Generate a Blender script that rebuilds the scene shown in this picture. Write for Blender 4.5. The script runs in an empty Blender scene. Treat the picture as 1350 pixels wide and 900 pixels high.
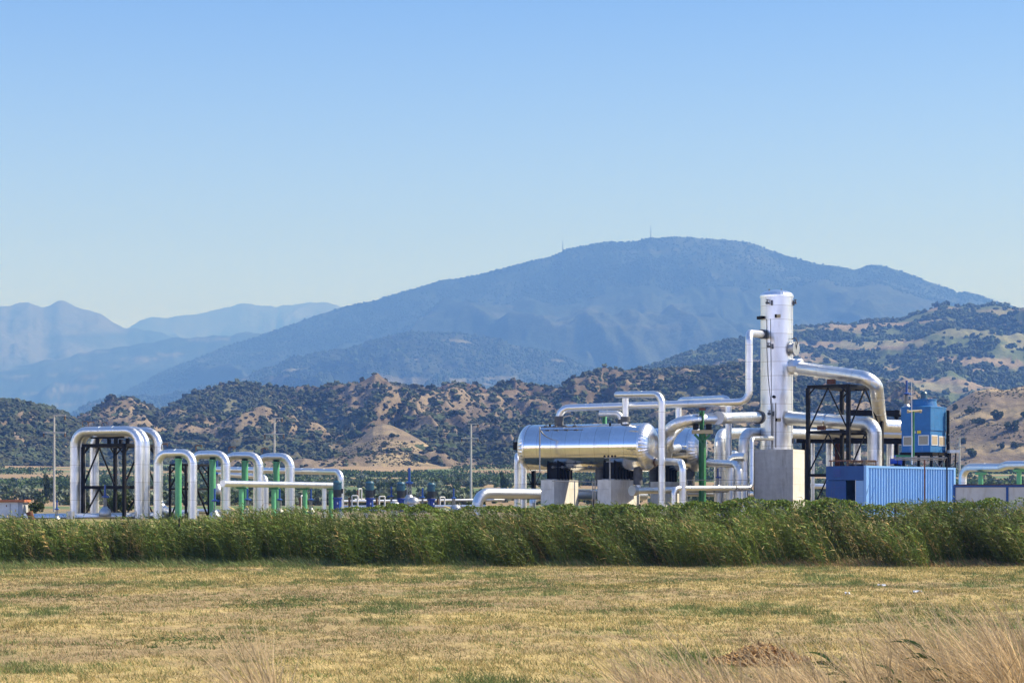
import bpy, math, random
import numpy as np
random.seed(7)
rng = np.random.default_rng(11)
SC = bpy.context.scene
COL = SC.collection
F = 2625.0      # focal length in photo pixels (70 mm on a 36 mm sensor, 1350 px wide)
HZ = 655.0      # horizon row of the photograph
CAMZ = 2.6
ZG = 1.5        # level of the plant's pad
def X(px, D): return (px - 675.0) / F * D
def Z(py, D): return CAMZ + (HZ - py) / F * D
def P(px, py, D): return np.array([X(px, D), D, Z(py, D)])

# ------------------------------------------------------------------ numpy noise
def _h(ix, iy, s):
    h = (ix.astype(np.int64) * 374761393 + iy.astype(np.int64) * 668265263 + s * 974634777) & 0xFFFFFFFF
    h = ((h ^ (h >> 13)) * 1274126177) & 0xFFFFFFFF
    h = h ^ (h >> 16)
    return (h & 0xFFFFFF) / float(0xFFFFFF)
def vn(x, y, s=0):
    x = np.asarray(x, float); y = np.asarray(y, float)
    ix = np.floor(x); iy = np.floor(y); fx = x - ix; fy = y - iy
    fx = fx * fx * (3 - 2 * fx); fy = fy * fy * (3 - 2 * fy)
    a = _h(ix, iy, s); b = _h(ix + 1, iy, s); c = _h(ix, iy + 1, s); d = _h(ix + 1, iy + 1, s)
    return (a * (1 - fx) + b * fx) * (1 - fy) + (c * (1 - fx) + d * fx) * fy
def fbm(x, y, s=0, o=5, g=0.5):
    t = 0; a = 1; n = 0
    for i in range(o):
        t = t + a * vn(x * 2 ** i + 17.3 * i, y * 2 ** i - 9.1 * i, s + i); n += a; a *= g
    return t / n
def ridged(x, y, s=0, o=4, g=0.5):
    t = 0; a = 1; n = 0
    for i in range(o):
        t = t + a * (1 - np.abs(2 * vn(x * 2 ** i + 5.7 * i, y * 2 ** i + 3.3 * i, s + i) - 1)); n += a; a *= g
    return t / n
def ss(a, b, x):
    t = np.clip((x - a) / (b - a), 0, 1); return t * t * (3 - 2 * t)

# ------------------------------------------------------------------ materials
M = {}
def joints(name, pitch, rz=0.0, axis=2, width=0.03):
    m = M[name]; nt = m.node_tree; L = nt.links.new; b = nt.nodes['Principled BSDF']; src = b.inputs['Base Color'].links[0].from_socket
    tc = N(nt, 'ShaderNodeTexCoord'); mp = N(nt, 'ShaderNodeMapping'); mp.inputs['Rotation'].default_value = (0, 0, rz); L(tc.outputs['Object'], mp.inputs['Vector'])
    sx = N(nt, 'ShaderNodeSeparateXYZ'); L(mp.outputs[0], sx.inputs[0]); mu = N(nt, 'ShaderNodeMath', operation='MULTIPLY'); mu.inputs[1].default_value = 1 / pitch
    L(sx.outputs[axis], mu.inputs[0]); fr = N(nt, 'ShaderNodeMath', operation='FRACT'); L(mu.outputs[0], fr.inputs[0]); lt = N(nt, 'ShaderNodeMath', operation='LESS_THAN'); lt.inputs[1].default_value = width / pitch; L(fr.outputs[0], lt.inputs[0])
    fl = N(nt, 'ShaderNodeMath', operation='FLOOR'); L(mu.outputs[0], fl.inputs[0]); wn = N(nt, 'ShaderNodeTexWhiteNoise', noise_dimensions='1D'); L(fl.outputs[0], wn.inputs['W'])
    mr = N(nt, 'ShaderNodeMapRange'); mr.inputs['To Min'].default_value = 0.90; mr.inputs['To Max'].default_value = 1.0; L(wn.outputs['Value'], mr.inputs['Value'])
    mx = N(nt, 'ShaderNodeMix', data_type='RGBA'); mx.inputs[7].default_value = (0.46, 0.45, 0.42, 1); L(lt.outputs[0], mx.inputs[0])
    vm = N(nt, 'ShaderNodeVectorMath', operation='SCALE'); L(src, vm.inputs[0]); L(mr.outputs[0], vm.inputs['Scale']); L(vm.outputs[0], mx.inputs[6]); L(mx.outputs[2], b.inputs['Base Color'])
def nodes_of(name):
    m = bpy.data.materials.new(name); m.use_nodes = True
    nt = m.node_tree; b = nt.nodes['Principled BSDF']
    return m, nt, b
def N(nt, t, **kw):
    n = nt.nodes.new(t)
    for k, v in kw.items():
        if k in n.inputs: n.inputs[k].default_value = v
        else: setattr(n, k, v)
    return n
def mat(name, c, rough=0.6, metal=0.0, c2=None, scale=3.0, stretch=(1, 1, 1), bump=0.0, bscale=8.0, bdist=0.02, lo=0.4, hi=0.65, rvar=0.0, ao=None):
    m, nt, b = nodes_of(name); L = nt.links.new
    b.inputs['Base Color'].default_value = (*c, 1); b.inputs['Roughness'].default_value = rough; b.inputs['Metallic'].default_value = metal
    tc = N(nt, 'ShaderNodeTexCoord'); mp = N(nt, 'ShaderNodeMapping'); mp.inputs['Scale'].default_value = stretch
    L(tc.outputs['Object'], mp.inputs['Vector'])
    if c2 is not None or rvar:
        nz = N(nt, 'ShaderNodeTexNoise', Scale=scale, Detail=8.0, Roughness=0.65); L(mp.outputs[0], nz.inputs['Vector'])
        mr = N(nt, 'ShaderNodeMapRange'); mr.inputs['From Min'].default_value = lo; mr.inputs['From Max'].default_value = hi
        L(nz.outputs['Fac'], mr.inputs['Value'])
        if c2 is not None:
            mx = N(nt, 'ShaderNodeMix', data_type='RGBA'); mx.inputs[6].default_value = (*c, 1); mx.inputs[7].default_value = (*c2, 1)
            L(mr.outputs[0], mx.inputs[0]); L(mx.outputs[2], b.inputs['Base Color'])
        if rvar:
            r2 = N(nt, 'ShaderNodeMapRange'); r2.inputs['To Min'].default_value = rough; r2.inputs['To Max'].default_value = rough + rvar
            L(mr.outputs[0], r2.inputs['Value']); L(r2.outputs[0], b.inputs['Roughness'])
    if bump:
        n2 = N(nt, 'ShaderNodeTexNoise', Scale=bscale, Detail=3.0); L(mp.outputs[0], n2.inputs['Vector'])
        bp = N(nt, 'ShaderNodeBump', Strength=bump, Distance=bdist); L(n2.outputs['Fac'], bp.inputs['Height']); L(bp.outputs[0], b.inputs['Normal'])
    M[name] = m; return m
def leafmat(name, rough=0.6, trans=0.35, gain=1.0):
    m, nt, b = nodes_of(name); L = nt.links.new
    at = N(nt, 'ShaderNodeAttribute', attribute_name='Col')
    b.inputs['Roughness'].default_value = rough; b.inputs['Specular IOR Level'].default_value = 0.15
    L(at.outputs['Color'], b.inputs['Base Color'])
    tr = N(nt, 'ShaderNodeBsdfTranslucent'); L(at.outputs['Color'], tr.inputs['Color'])
    ms = N(nt, 'ShaderNodeMixShader', Fac=trans); out = nt.nodes['Material Output']
    L(b.outputs[0], ms.inputs[1]); L(tr.outputs[0], ms.inputs[2]); L(ms.outputs[0], out.inputs['Surface'])
    M[name] = m; return m
def landmat(name, s1, s2, bscale, bdist, bstr=0.8, rough=0.9, vlo=0.75, vhi=1.3, stretchz=1.0, freqs=1.0):
    """vertex colour of the land cover, broken up by two noises, with a bump"""
    m, nt, b = nodes_of(name); L = nt.links.new
    b.inputs['Roughness'].default_value = rough; b.inputs['Specular IOR Level'].default_value = 0.15
    at = N(nt, 'ShaderNodeAttribute', attribute_name='Col')
    tc = N(nt, 'ShaderNodeTexCoord')
    mp = N(nt, 'ShaderNodeMapping'); mp.inputs['Scale'].default_value = (1, 1, stretchz); L(tc.outputs['Object'], mp.inputs['Vector'])
    n1 = N(nt, 'ShaderNodeTexNoise', Scale=s1, Detail=6.0, Roughness=0.7); L(mp.outputs[0], n1.inputs['Vector'])
    n2 = N(nt, 'ShaderNodeTexNoise', Scale=s2, Detail=4.0, Roughness=0.6); L(mp.outputs[0], n2.inputs['Vector'])
    ad = N(nt, 'ShaderNodeMath', operation='ADD'); L(n1.outputs['Fac'], ad.inputs[0]); L(n2.outputs['Fac'], ad.inputs[1])
    mr = N(nt, 'ShaderNodeMapRange'); mr.inputs['From Min'].default_value = 0.7; mr.inputs['From Max'].default_value = 1.3
    mr.inputs['To Min'].default_value = vlo; mr.inputs['To Max'].default_value = vhi
    L(ad.outputs[0], mr.inputs['Value'])
    vm = N(nt, 'ShaderNodeVectorMath', operation='SCALE'); L(at.outputs['Color'], vm.inputs[0]); L(mr.outputs[0], vm.inputs['Scale'])
    L(vm.outputs[0], b.inputs['Base Color'])
    n3 = N(nt, 'ShaderNodeTexNoise', Scale=bscale, Detail=5.0, Roughness=0.7); L(mp.outputs[0], n3.inputs['Vector'])
    bp = N(nt, 'ShaderNodeBump', Strength=bstr, Distance=bdist); L(n3.outputs['Fac'], bp.inputs['Height']); L(bp.outputs[0], b.inputs['Normal'])
    M[name] = m; return m

mat('cladding', (0.80, 0.81, 0.82), 0.36, 1.0, c2=(0.74, 0.75, 0.76), scale=1.3, bump=0.05, bscale=1.6, bdist=0.015, rvar=0.10)
mat('tank_cladding', (0.86, 0.86, 0.87), 0.09, 1.0, c2=(0.74, 0.74, 0.75), scale=0.9, bump=0.12, bscale=2.2, bdist=0.02, rvar=0.10)
mat('cap_cladding', (0.84, 0.84, 0.85), 0.28, 1.0, bump=0.5, bscale=9, bdist=0.02)
mat('dull_cladding', (0.50, 0.51, 0.53), 0.42, 0.8, c2=(0.36, 0.37, 0.38), scale=2, bump=0.2, bscale=9)
mat('column_cladding', (0.74, 0.76, 0.78), 0.30, 0.92, c2=(0.70, 0.71, 0.73), scale=1.2, stretch=(1, 1, 0.35), bump=0.2, bscale=3.5, bdist=0.02, rvar=0.12)
def stains(name, col, scale=2.2, amt=0.5, lo=0.56, hi=0.70):
    m = M[name]; nt = m.node_tree; L = nt.links.new; b = nt.nodes['Principled BSDF']; src = b.inputs['Base Color'].links[0].from_socket
    tc = N(nt, 'ShaderNodeTexCoord'); mp = N(nt, 'ShaderNodeMapping'); mp.inputs['Scale'].default_value = (1, 1, 0.14); L(tc.outputs['Object'], mp.inputs['Vector'])
    nz = N(nt, 'ShaderNodeTexNoise', Scale=scale, Detail=8.0, Roughness=0.75); L(mp.outputs[0], nz.inputs['Vector'])
    mr = N(nt, 'ShaderNodeMapRange'); mr.inputs['From Min'].default_value = lo; mr.inputs['From Max'].default_value = hi; mr.inputs['To Max'].default_value = amt; L(nz.outputs['Fac'], mr.inputs['Value'])
    mx = N(nt, 'ShaderNodeMix', data_type='RGBA'); mx.inputs[7].default_value = (*col, 1); L(mr.outputs[0], mx.inputs[0]); L(src, mx.inputs[6]); L(mx.outputs[2], b.inputs['Base Color'])
joints('cladding', 0.93, width=0.02); joints('column_cladding', 0.80); joints('tank_cladding', 0.85, math.radians(24), 0, 0.02)
mat('black_steel', (0.007, 0.007, 0.008), 0.65, 0.0, c2=(0.015, 0.014, 0.013), scale=3)
mat('grey_steel', (0.30, 0.31, 0.32), 0.45, 0.6, c2=(0.2, 0.19, 0.18), scale=4)
mat('dark_insulation', (0.13, 0.135, 0.14), 0.7, 0.0, c2=(0.09, 0.09, 0.09), scale=5, bump=0.5, bscale=20)
M['black_steel'].node_tree.nodes['Principled BSDF'].inputs['Specular IOR Level'].default_value = 0.2
mat('green_paint', (0.10, 0.38, 0.17), 0.4, 0.0, c2=(0.13, 0.44, 0.21), scale=4)
mat('dark_green_paint', (0.02, 0.15, 0.045), 0.45, 0.0, c2=(0.03, 0.19, 0.06), scale=4)
mat('blue_paint', (0.006, 0.04, 0.33), 0.4, 0.0, c2=(0.01, 0.04, 0.18), scale=6)
mat('valve_blue', (0.01, 0.07, 0.30), 0.35)
mat('tower_blue', (0.016, 0.15, 0.38), 0.55, 0.0, c2=(0.012, 0.12, 0.31), scale=2.5, bump=0.1, bscale=2)
mat('container_blue', (0.19, 0.41, 0.80), 0.45, 0.0, c2=(0.16, 0.36, 0.72), scale=1.6, stretch=(1, 1, 0.3))
mat('shade_and_frame_blue', (0.003, 0.065, 0.26), 0.6, 0.0, c2=(0.003, 0.05, 0.21), scale=2)  # shade of the container's end put into the colour; plain paint on cabin frame
mat('sunlit_door_blue', (0.16, 0.34, 0.66), 0.45)  # lit copy of the door's blue: sunlight put into the colour
mat('motor_teal', (0.018, 0.085, 0.14), 0.4, 0.0, c2=(0.03, 0.11, 0.17), scale=5)
mat('motor_black', (0.015, 0.022, 0.03), 0.5)
mat('rust', (0.17, 0.06, 0.028), 0.85, 0.0, c2=(0.09, 0.035, 0.02), scale=8, bump=0.4, bscale=20)
mat('brown_paint', (0.17, 0.10, 0.06), 0.7, 0.0, c2=(0.10, 0.06, 0.04), scale=7)
mat('white_paint', (0.72, 0.73, 0.73), 0.5, 0.0, c2=(0.6, 0.6, 0.58), scale=3)
mat('off_white_panel', (0.50, 0.51, 0.52), 0.6, 0.0, c2=(0.42, 0.43, 0.44), scale=1.2)
mat('orange_roof', (0.50, 0.17, 0.07), 0.7, 0.0, c2=(0.40, 0.13, 0.06), scale=5)
mat('yellow_sign', (0.75, 0.52, 0.03), 0.5)
mat('red_paint', (0.45, 0.03, 0.02), 0.5)
mat('tan_louvre', (0.42, 0.34, 0.23), 0.8, 0.0, c2=(0.32, 0.26, 0.18), scale=20)
mat('tan_plate', (0.45, 0.36, 0.20), 0.6)
mat('pallet_wood', (0.22, 0.15, 0.09), 0.85, 0.0, c2=(0.15, 0.10, 0.06), scale=6)
mat('pole_concrete', (0.52, 0.50, 0.46), 0.85, 0.0, c2=(0.42, 0.40, 0.37), scale=2)
mat('wall_white', (0.7, 0.68, 0.64), 0.8)
mat('roof_red', (0.35, 0.13, 0.08), 0.8)
mat('bark', (0.10, 0.08, 0.06), 0.9)
mat('fence_wood', (0.035, 0.028, 0.022), 0.9)
mat('paper', (0.8, 0.8, 0.78), 0.8)
mat('wire', (0.08, 0.08, 0.085), 0.6)
mat('glass_dark', (0.03, 0.035, 0.04), 0.15)
leafmat('reed_leaf', 0.5, 0.13); leafmat('vine_leaf', 0.5, 0.22); leafmat('grass_blade', 0.7, 0.25); leafmat('dry_grass', 0.6, 0.35)
leafmat('bush_leaf', 0.8, 0.12); leafmat('chip', 0.9, 0.0); leafmat('scrub_leaf', 0.9, 0.0)
# cast concrete: mottled, with streaks and board marks
def concrete():
    m, nt, b = nodes_of('concrete'); L = nt.links.new
    tc = N(nt, 'ShaderNodeTexCoord'); mp = N(nt, 'ShaderNodeMapping'); mp.inputs['Scale'].default_value = (1, 1, 0.18); L(tc.outputs['Object'], mp.inputs['Vector'])
    n1 = N(nt, 'ShaderNodeTexNoise', Scale=3.0, Detail=8.0, Roughness=0.7); L(tc.outputs['Object'], n1.inputs['Vector'])
    n2 = N(nt, 'ShaderNodeTexNoise', Scale=4.0, Detail=5.0); L(mp.outputs[0], n2.inputs['Vector'])
    ad = N(nt, 'ShaderNodeMath', operation='ADD'); L(n1.outputs['Fac'], ad.inputs[0]); L(n2.outputs['Fac'], ad.inputs[1])
    cr = N(nt, 'ShaderNodeValToRGB'); cr.color_ramp.elements[0].position = 0.38; cr.color_ramp.elements[1].position = 0.62
    cr.color_ramp.elements[0].color = (0.60, 0.57, 0.51, 1); cr.color_ramp.elements[1].color = (0.78, 0.75, 0.69, 1)
    hf = N(nt, 'ShaderNodeMath', operation='MULTIPLY'); hf.inputs[1].default_value = 0.5
    L(ad.outputs[0], hf.inputs[0]); L(hf.outputs[0], cr.inputs['Fac']); L(cr.outputs[0], b.inputs['Base Color'])
    sx = N(nt, 'ShaderNodeSeparateXYZ'); L(tc.outputs['Object'], sx.inputs[0])
    mm = N(nt, 'ShaderNodeMath', operation='MULTIPLY'); mm.inputs[1].default_value = 1 / 0.9; L(sx.outputs['Z'], mm.inputs[0])
    fr = N(nt, 'ShaderNodeMath', operation='FRACT'); L(mm.outputs[0], fr.inputs[0])
    gt = N(nt, 'ShaderNodeMath', operation='GREATER_THAN'); gt.inputs[1].default_value = 0.03; L(fr.outputs[0], gt.inputs[0])
    bp = N(nt, 'ShaderNodeBump', Strength=0.8, Distance=0.02); L(gt.outputs[0], bp.inputs['Height'])
    b2 = N(nt, 'ShaderNodeBump', Strength=0.4, Distance=0.01); L(n1.outputs['Fac'], b2.inputs['Height']); L(bp.outputs[0], b2.inputs['Normal']); L(b2.outputs[0], b.inputs['Normal'])
    b.inputs['Roughness'].default_value = 0.9; M['concrete'] = m
concrete()
stains('container_blue', (0.16, 0.17, 0.17), 3.0, 0.4); stains('tower_blue', (0.30, 0.36, 0.42), 2.5, 0.45); stains('shade_and_frame_blue', (0.08, 0.07, 0.07), 3, 0.5)
stains('off_white_panel', (0.28, 0.24, 0.19), 2.0, 0.6); stains('concrete', (0.30, 0.25, 0.19), 2.0, 0.55); stains('column_cladding', (0.45, 0.43, 0.39), 2.2, 0.6); stains('cladding', (0.50, 0.49, 0.47), 1.6, 0.6)

# ------------------------------------------------------------------ mesh helpers
ORG = {}
def raw_mesh(name, verts, faces, mname, cols=None, smooth=False, nper=None):
    """verts (N,3) ; faces (K,n) array"""
    verts = np.asarray(verts, np.float32); faces = np.asarray(faces, np.int32)
    me = bpy.data.meshes.new(name); k, n = faces.shape
    me.vertices.add(len(verts)); me.vertices.foreach_set('co', verts.ravel())
    me.loops.add(k * n); me.loops.foreach_set('vertex_index', faces.ravel())
    me.polygons.add(k); me.polygons.foreach_set('loop_start', np.arange(0, k * n, n, dtype=np.int32))
    me.polygons.foreach_set('use_smooth', np.full(k, smooth))
    me.materials.append(M[mname]); me.update(calc_edges=True)
    if cols is not None:
        a = me.color_attributes.new('Col', 'FLOAT_COLOR', 'POINT')
        c = np.ones((len(verts), 4), np.float32); c[:, :3] = cols; a.data.foreach_set('color', c.ravel())
    return me
def link(name, me, parent=None, loc=(0, 0, 0)):
    o = bpy.data.objects.new(name, me); COL.objects.link(o); o.parent = parent; o.location = loc
    return o
class MB:
    def __init__(s): s.v = []; s.f = []; s.sm = []
    def add(s, vs, fs, smooth=False):
        n = len(s.v); s.v += [tuple(map(float, v)) for v in vs]
        for f in fs: s.f.append(tuple(i + n for i in f)); s.sm.append(smooth)
        return s
    def box(s, c, size, rz=0.0, taper=1.0):
        hx, hy, hz = size[0] / 2, size[1] / 2, size[2] / 2; ca, sa = math.cos(rz), math.sin(rz); vs = []
        for dz in (-1, 1):
            k = taper if dz > 0 else 1.0
            for dx, dy in ((-1, -1), (1, -1), (1, 1), (-1, 1)):
                x, y = dx * hx * k, dy * hy * k
                vs.append((c[0] + x * ca - y * sa, c[1] + x * sa + y * ca, c[2] + dz * hz))
        return s.add(vs, [(0, 3, 2, 1), (4, 5, 6, 7), (0, 1, 5, 4), (1, 2, 6, 5), (2, 3, 7, 6), (3, 0, 4, 7)])
    def bar(s, a, b, w, h=None):
        a = np.array(a, float); b = np.array(b, float); h = h or w; d = b - a; d /= np.linalg.norm(d)
        up = np.array([0, 0, 1.0]) if abs(d[2]) < 0.95 else np.array([-math.sin(AL), math.cos(AL), 0.0]) * -1
        if abs(d[2]) >= 0.95: up = np.array([math.sin(AL), math.cos(AL), 0.0])
        sd = np.cross(d, up); sd /= np.linalg.norm(sd); u2 = np.cross(sd, d)
        vs = [p + sd * sx * w / 2 + u2 * sy * h / 2 for p in (a, b) for sx, sy in ((-1, -1), (1, -1), (1, 1), (-1, 1))]
        return s.add(vs, [(0, 1, 2, 3), (7, 6, 5, 4), (0, 4, 5, 1), (1, 5, 6, 2), (2, 6, 7, 3), (3, 7, 4, 0)])
    def ibeam(s, a, b, w, h):
        """I section: two flanges and a web"""
        a = np.array(a, float); b = np.array(b, float); d = b - a; d /= np.linalg.norm(d)
        up = np.array([0, 0, 1.0]) if abs(d[2]) < 0.95 else np.array([math.cos(AL), -math.sin(AL), 0.0])
        sd = np.cross(d, up); sd /= np.linalg.norm(sd); u2 = np.cross(sd, d); t = 0.02
        for off, ww, hh in ((h / 2 - t / 2, w, t), (-h / 2 + t / 2, w, t), (0, t, h - 2 * t)):
            o = u2 * off
            vs = [p + o + sd * sx * ww / 2 + u2 * sy * hh / 2 for p in (a, b) for sx, sy in ((-1, -1), (1, -1), (1, 1), (-1, 1))]
            s.add(vs, [(0, 1, 2, 3), (7, 6, 5, 4), (0, 4, 5, 1), (1, 5, 6, 2), (2, 6, 7, 3), (3, 7, 4, 0)])
        return s
    def cyl(s, a, b, r, r2=None, n=20, caps=True, smooth=True):
        return s.rev([(0, r), (1, r if r2 is None else r2)], a, b, n, caps, smooth)
    def rev(s, prof, a, b, n=28, caps=True, smooth=True, mod=None):
        """prof: (t along a->b, radius); each span has its own rings, so the joints stay crisp"""
        a = np.array(a, float); b = np.array(b, float); d = b - a; L = np.linalg.norm(d); d /= L
        u = np.cross(d, [0, 0, 1.0]); 
        if np.linalg.norm(u) < 1e-3: u = np.array([1.0, 0, 0])
        u /= np.linalg.norm(u); w = np.cross(u, d)
        an = [2 * math.pi * k / n for k in range(n)]
        def ring(t, r): return [a + d * L * t + (u * math.cos(x) + w * math.sin(x)) * r * (mod(k, t) if mod else 1) for k, x in enumerate(an)]
        for (t0, r0), (t1, r1) in zip(prof[:-1], prof[1:]):
            vs = ring(t0, r0) + ring(t1, r1)
            s.add(vs, [(k, (k + 1) % n, n + (k + 1) % n, n + k) for k in range(n)], smooth)
        if caps:
            if prof[0][1] > 1e-4: s.add(ring(*prof[0]), [tuple(range(n))[::-1]])
            if prof[-1][1] > 1e-4: s.add(ring(*prof[-1]), [tuple(range(n))])
        return s
    def smoothrev(s, prof, a, b, n=32):
        a = np.array(a, float); b = np.array(b, float); d = b - a; L = np.linalg.norm(d); d /= L
        u = np.cross(d, [0, 0, 1.0])
        if np.linalg.norm(u) < 1e-3: u = np.array([1.0, 0, 0])
        u /= np.linalg.norm(u); w = np.cross(u, d); vs = []; fs = []
        for t, r in prof:
            vs += [a + d * L * t + (u * math.cos(2 * math.pi * k / n) + w * math.sin(2 * math.pi * k / n)) * max(r, 1e-3) for k in range(n)]
        for j in range(len(prof) - 1):
            fs += [(j * n + k, j * n + (k + 1) % n, (j + 1) * n + (k + 1) % n, (j + 1) * n + k) for k in range(n)]
        return s.add(vs, fs, True)
    def tube(s, pts, r, bend=None, n=20, seam=1.0, es=6, caps=True):
        """clad pipe through pts: mitred elbow segments, a lap seam every `seam` metres of straight"""
        pts = [np.array(p, float) for p in pts]; bend = bend if bend is not None else r * 2.6
        path = [pts[0]]; elbow = []
        for i in range(1, len(pts) - 1):
            p, a, b = pts[i], pts[i - 1], pts[i + 1]
            d1 = (a - p); l1 = np.linalg.norm(d1); d1 /= l1; d2 = (b - p); l2 = np.linalg.norm(d2); d2 /= l2
            ang = math.acos(max(-1, min(1, float(d1 @ d2)))); turn = math.pi - ang
            if turn < 0.05: path.append(p); elbow.append(False); continue
            tl = min(bend * math.tan(turn / 2), l1 * 0.49 if i > 1 else l1 * 0.98, l2 * 0.49 if i < len(pts) - 2 else l2 * 0.98); rb = tl / math.tan(turn / 2)
            bis = d1 + d2; bis /= np.linalg.norm(bis); c = p + bis * (rb / math.cos(turn / 2))
            s0 = p + d1 * tl; e1 = (s0 - c) / rb; e2 = -d1
            k = max(2, int(round(es * turn / 1.57)))
            path.append(s0); elbow.append(False)
            for j in range(1, k + 1):
                th = turn * j / k; path.append(c + rb * (e1 * math.cos(th) + e2 * math.sin(th))); elbow.append(True)
        path.append(pts[-1]); elbow.append(False)
        m = len(path); tan = []
        for i in range(m):
            t = path[min(i + 1, m - 1)] - path[max(i - 1, 0)]
            if 0 < i < m - 1:
                t = (path[i + 1] - path[i]) / np.linalg.norm(path[i + 1] - path[i]) + (path[i] - path[i - 1]) / np.linalg.norm(path[i] - path[i - 1])
            tan.append(t / np.linalg.norm(t))
        u = np.cross(tan[0], [0.3, 0.2, 1.0]); u /= np.linalg.norm(u); fr = [u]
        for i in range(1, m):
            u = u - tan[i] * (u @ tan[i]); u /= np.linalg.norm(u); fr.append(u)
        def ring(i, rr, c=None, t=None):
            t = tan[i] if t is None else t; u = fr[i]; u = u - t * (u @ t); u /= np.linalg.norm(u); w = np.cross(t, u); c = path[i] if c is None else c
            return [c + (u * math.cos(2 * math.pi * k / n) + w * math.sin(2 * math.pi * k / n)) * rr for k in range(n)]
        q = [(k, (k + 1) % n, n + (k + 1) % n, n + k) for k in range(n)]
        for i in range(m - 1):
            s.add(ring(i, r) + ring(i + 1, r * (1.012 if elbow[i] and i % 2 else 1.0)), q, True)
            seg = path[i + 1] - path[i]; l = np.linalg.norm(seg)
            if not elbow[i] and seam and l > seam * 0.8:
                t = seg / l; kk = int(l / seam)
                for j in range(1, kk + 1):
                    c = path[i] + t * (l * j / (kk + 1)); 
                    s.add(ring(i, r + 0.008, c - t * 0.022, t) + ring(i, r + 0.008, c + t * 0.022, t), q, True)
                    s.add(ring(i, r - 0.002, c - t * 0.023, t) + ring(i, r + 0.008, c - t * 0.022, t), q, True)
                    s.add(ring(i, r + 0.008, c + t * 0.022, t) + ring(i, r - 0.002, c + t * 0.023, t), q, True)
        if caps:
            s.add(ring(0, r), [tuple(range(n))[::-1]]); s.add(ring(m - 1, r), [tuple(range(n))])
        return s
    def blob(s, c, r, n=10, jit=0.0):
        vs = []; fs = []
        for i in range(n // 2 + 1):
            th = math.pi * i / (n // 2)
            for k in range(n):
                a = 2 * math.pi * k / n; j = 1 + random.uniform(-jit, jit)
                vs.append((c[0] + r[0] * math.sin(th) * math.cos(a) * j, c[1] + r[1] * math.sin(th) * math.sin(a) * j, c[2] + r[2] * math.cos(th) * j))
        for i in range(n // 2):
            fs += [(i * n + k, (i + 1) * n + k, (i + 1) * n + (k + 1) % n, i * n + (k + 1) % n) for k in range(n)]
        return s.add(vs, fs, True)
    def build(s, name, mname, parent=None, org=None):
        """world-space vertices -> object whose origin is its own base (top level) or its root (part)"""
        v = np.array(s.v)
        if org is None:
            if parent is not None: org = ORG[parent.name]
            else: org = np.array([(v[:, 0].min() + v[:, 0].max()) / 2, (v[:, 1].min() + v[:, 1].max()) / 2, v[:, 2].min()])
        org = np.array(org, float)
        me = bpy.data.meshes.new(name); me.from_pydata([tuple(p) for p in (v - org)], [], s.f)
        me.polygons.foreach_set('use_smooth', np.array(s.sm, bool)); me.materials.append(M[mname]); me.update()
        o = bpy.data.objects.new(name, me); COL.objects.link(o)
        if parent is not None: o.parent = parent
        else: o.location = org
        ORG[o.name] = org
        return o
def tag(o, label=None, cat=None, group=None, kind=None):
    if label: o['label'] = label
    if cat: o['category'] = cat
    if group: o['group'] = group
    if kind: o['kind'] = kind
    return o
def thing(name, label, cat, loc, group=None, rz=0.0):
    o = bpy.data.objects.new(name, None); COL.objects.link(o); o.location = tuple(map(float, loc)); o.rotation_euler = (0, 0, rz)
    o.empty_display_size = 0.3; ORG[o.name] = np.array(loc, float); return tag(o, label, cat, group)
def copy_tree(o, parent=None, top=True):
    kids = [c for c in o.children]
    c = o.copy(); COL.objects.link(c); c.parent = parent
    for k in kids: copy_tree(k, c, False)
    return c
def dup(o, loc, label, scale=1.0, rz=None):
    c = copy_tree(o); c.location = tuple(map(float, loc)); c['label'] = label; c.scale = (scale,) * 3
    if rz is not None: c.rotation_euler = (0, 0, rz)
    return c

AL = math.radians(24)
GX = np.array([math.cos(AL), -math.sin(AL), 0.0])   # plant grid: right and nearer
GY = np.array([math.sin(AL), math.cos(AL), 0.0])    # plant grid: right and away
UP = np.array([0, 0, 1.0])

# ------------------------------------------------------------------ camera, sky, sun
cam = bpy.data.cameras.new('camera'); co = bpy.data.objects.new('camera', cam); COL.objects.link(co)
co.location = (0, 0, CAMZ); co.rotation_euler = (math.radians(90), 0, 0)
cam.lens = 70; cam.sensor_width = 36; cam.shift_y = (HZ - 450) / 1350.0; cam.clip_start = 0.5; cam.clip_end = 60000
cam.dof.use_dof = True; cam.dof.focus_distance = 108; cam.dof.aperture_fstop = 8
SC.camera = co
SKYTINT = [(0.0, (0.86, 0.735, 1.12)), (0.26, (0.175, 0.225, 0.385)), (0.13, (0.45, 0.395, 0.53)), (0.7, (0.30, 0.30, 0.34))]   # thin white air near the horizon, camera white balance
AZ = math.radians(79); EL = math.radians(46)
w = bpy.data.worlds.new('World'); SC.world = w; w.use_nodes = True
nt = w.node_tree; bg = nt.nodes['Background']; sk = nt.nodes.new('ShaderNodeTexSky'); sk.sky_type = 'NISHITA'; sk.sun_disc = False
sk.sun_elevation = EL; sk.sun_rotation = AZ; sk.air_density = 1.0; sk.dust_density = 0.0; sk.ozone_density = 4.0; sk.altitude = 100
tint = nt.nodes.new('ShaderNodeVectorMath'); tint.operation = 'MULTIPLY'; tcw = nt.nodes.new('ShaderNodeTexCoord'); sxw = nt.nodes.new('ShaderNodeSeparateXYZ'); nt.links.new(tcw.outputs['Generated'], sxw.inputs[0]); rmp = nt.nodes.new('ShaderNodeValToRGB'); nt.links.new(sxw.outputs['Z'], rmp.inputs['Fac'])
for i_, (p_, c_) in enumerate(SKYTINT):
    e_ = rmp.color_ramp.elements[i_] if i_ < 2 else rmp.color_ramp.elements.new(p_)
    e_.position = p_; e_.color = (*c_, 1)
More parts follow.
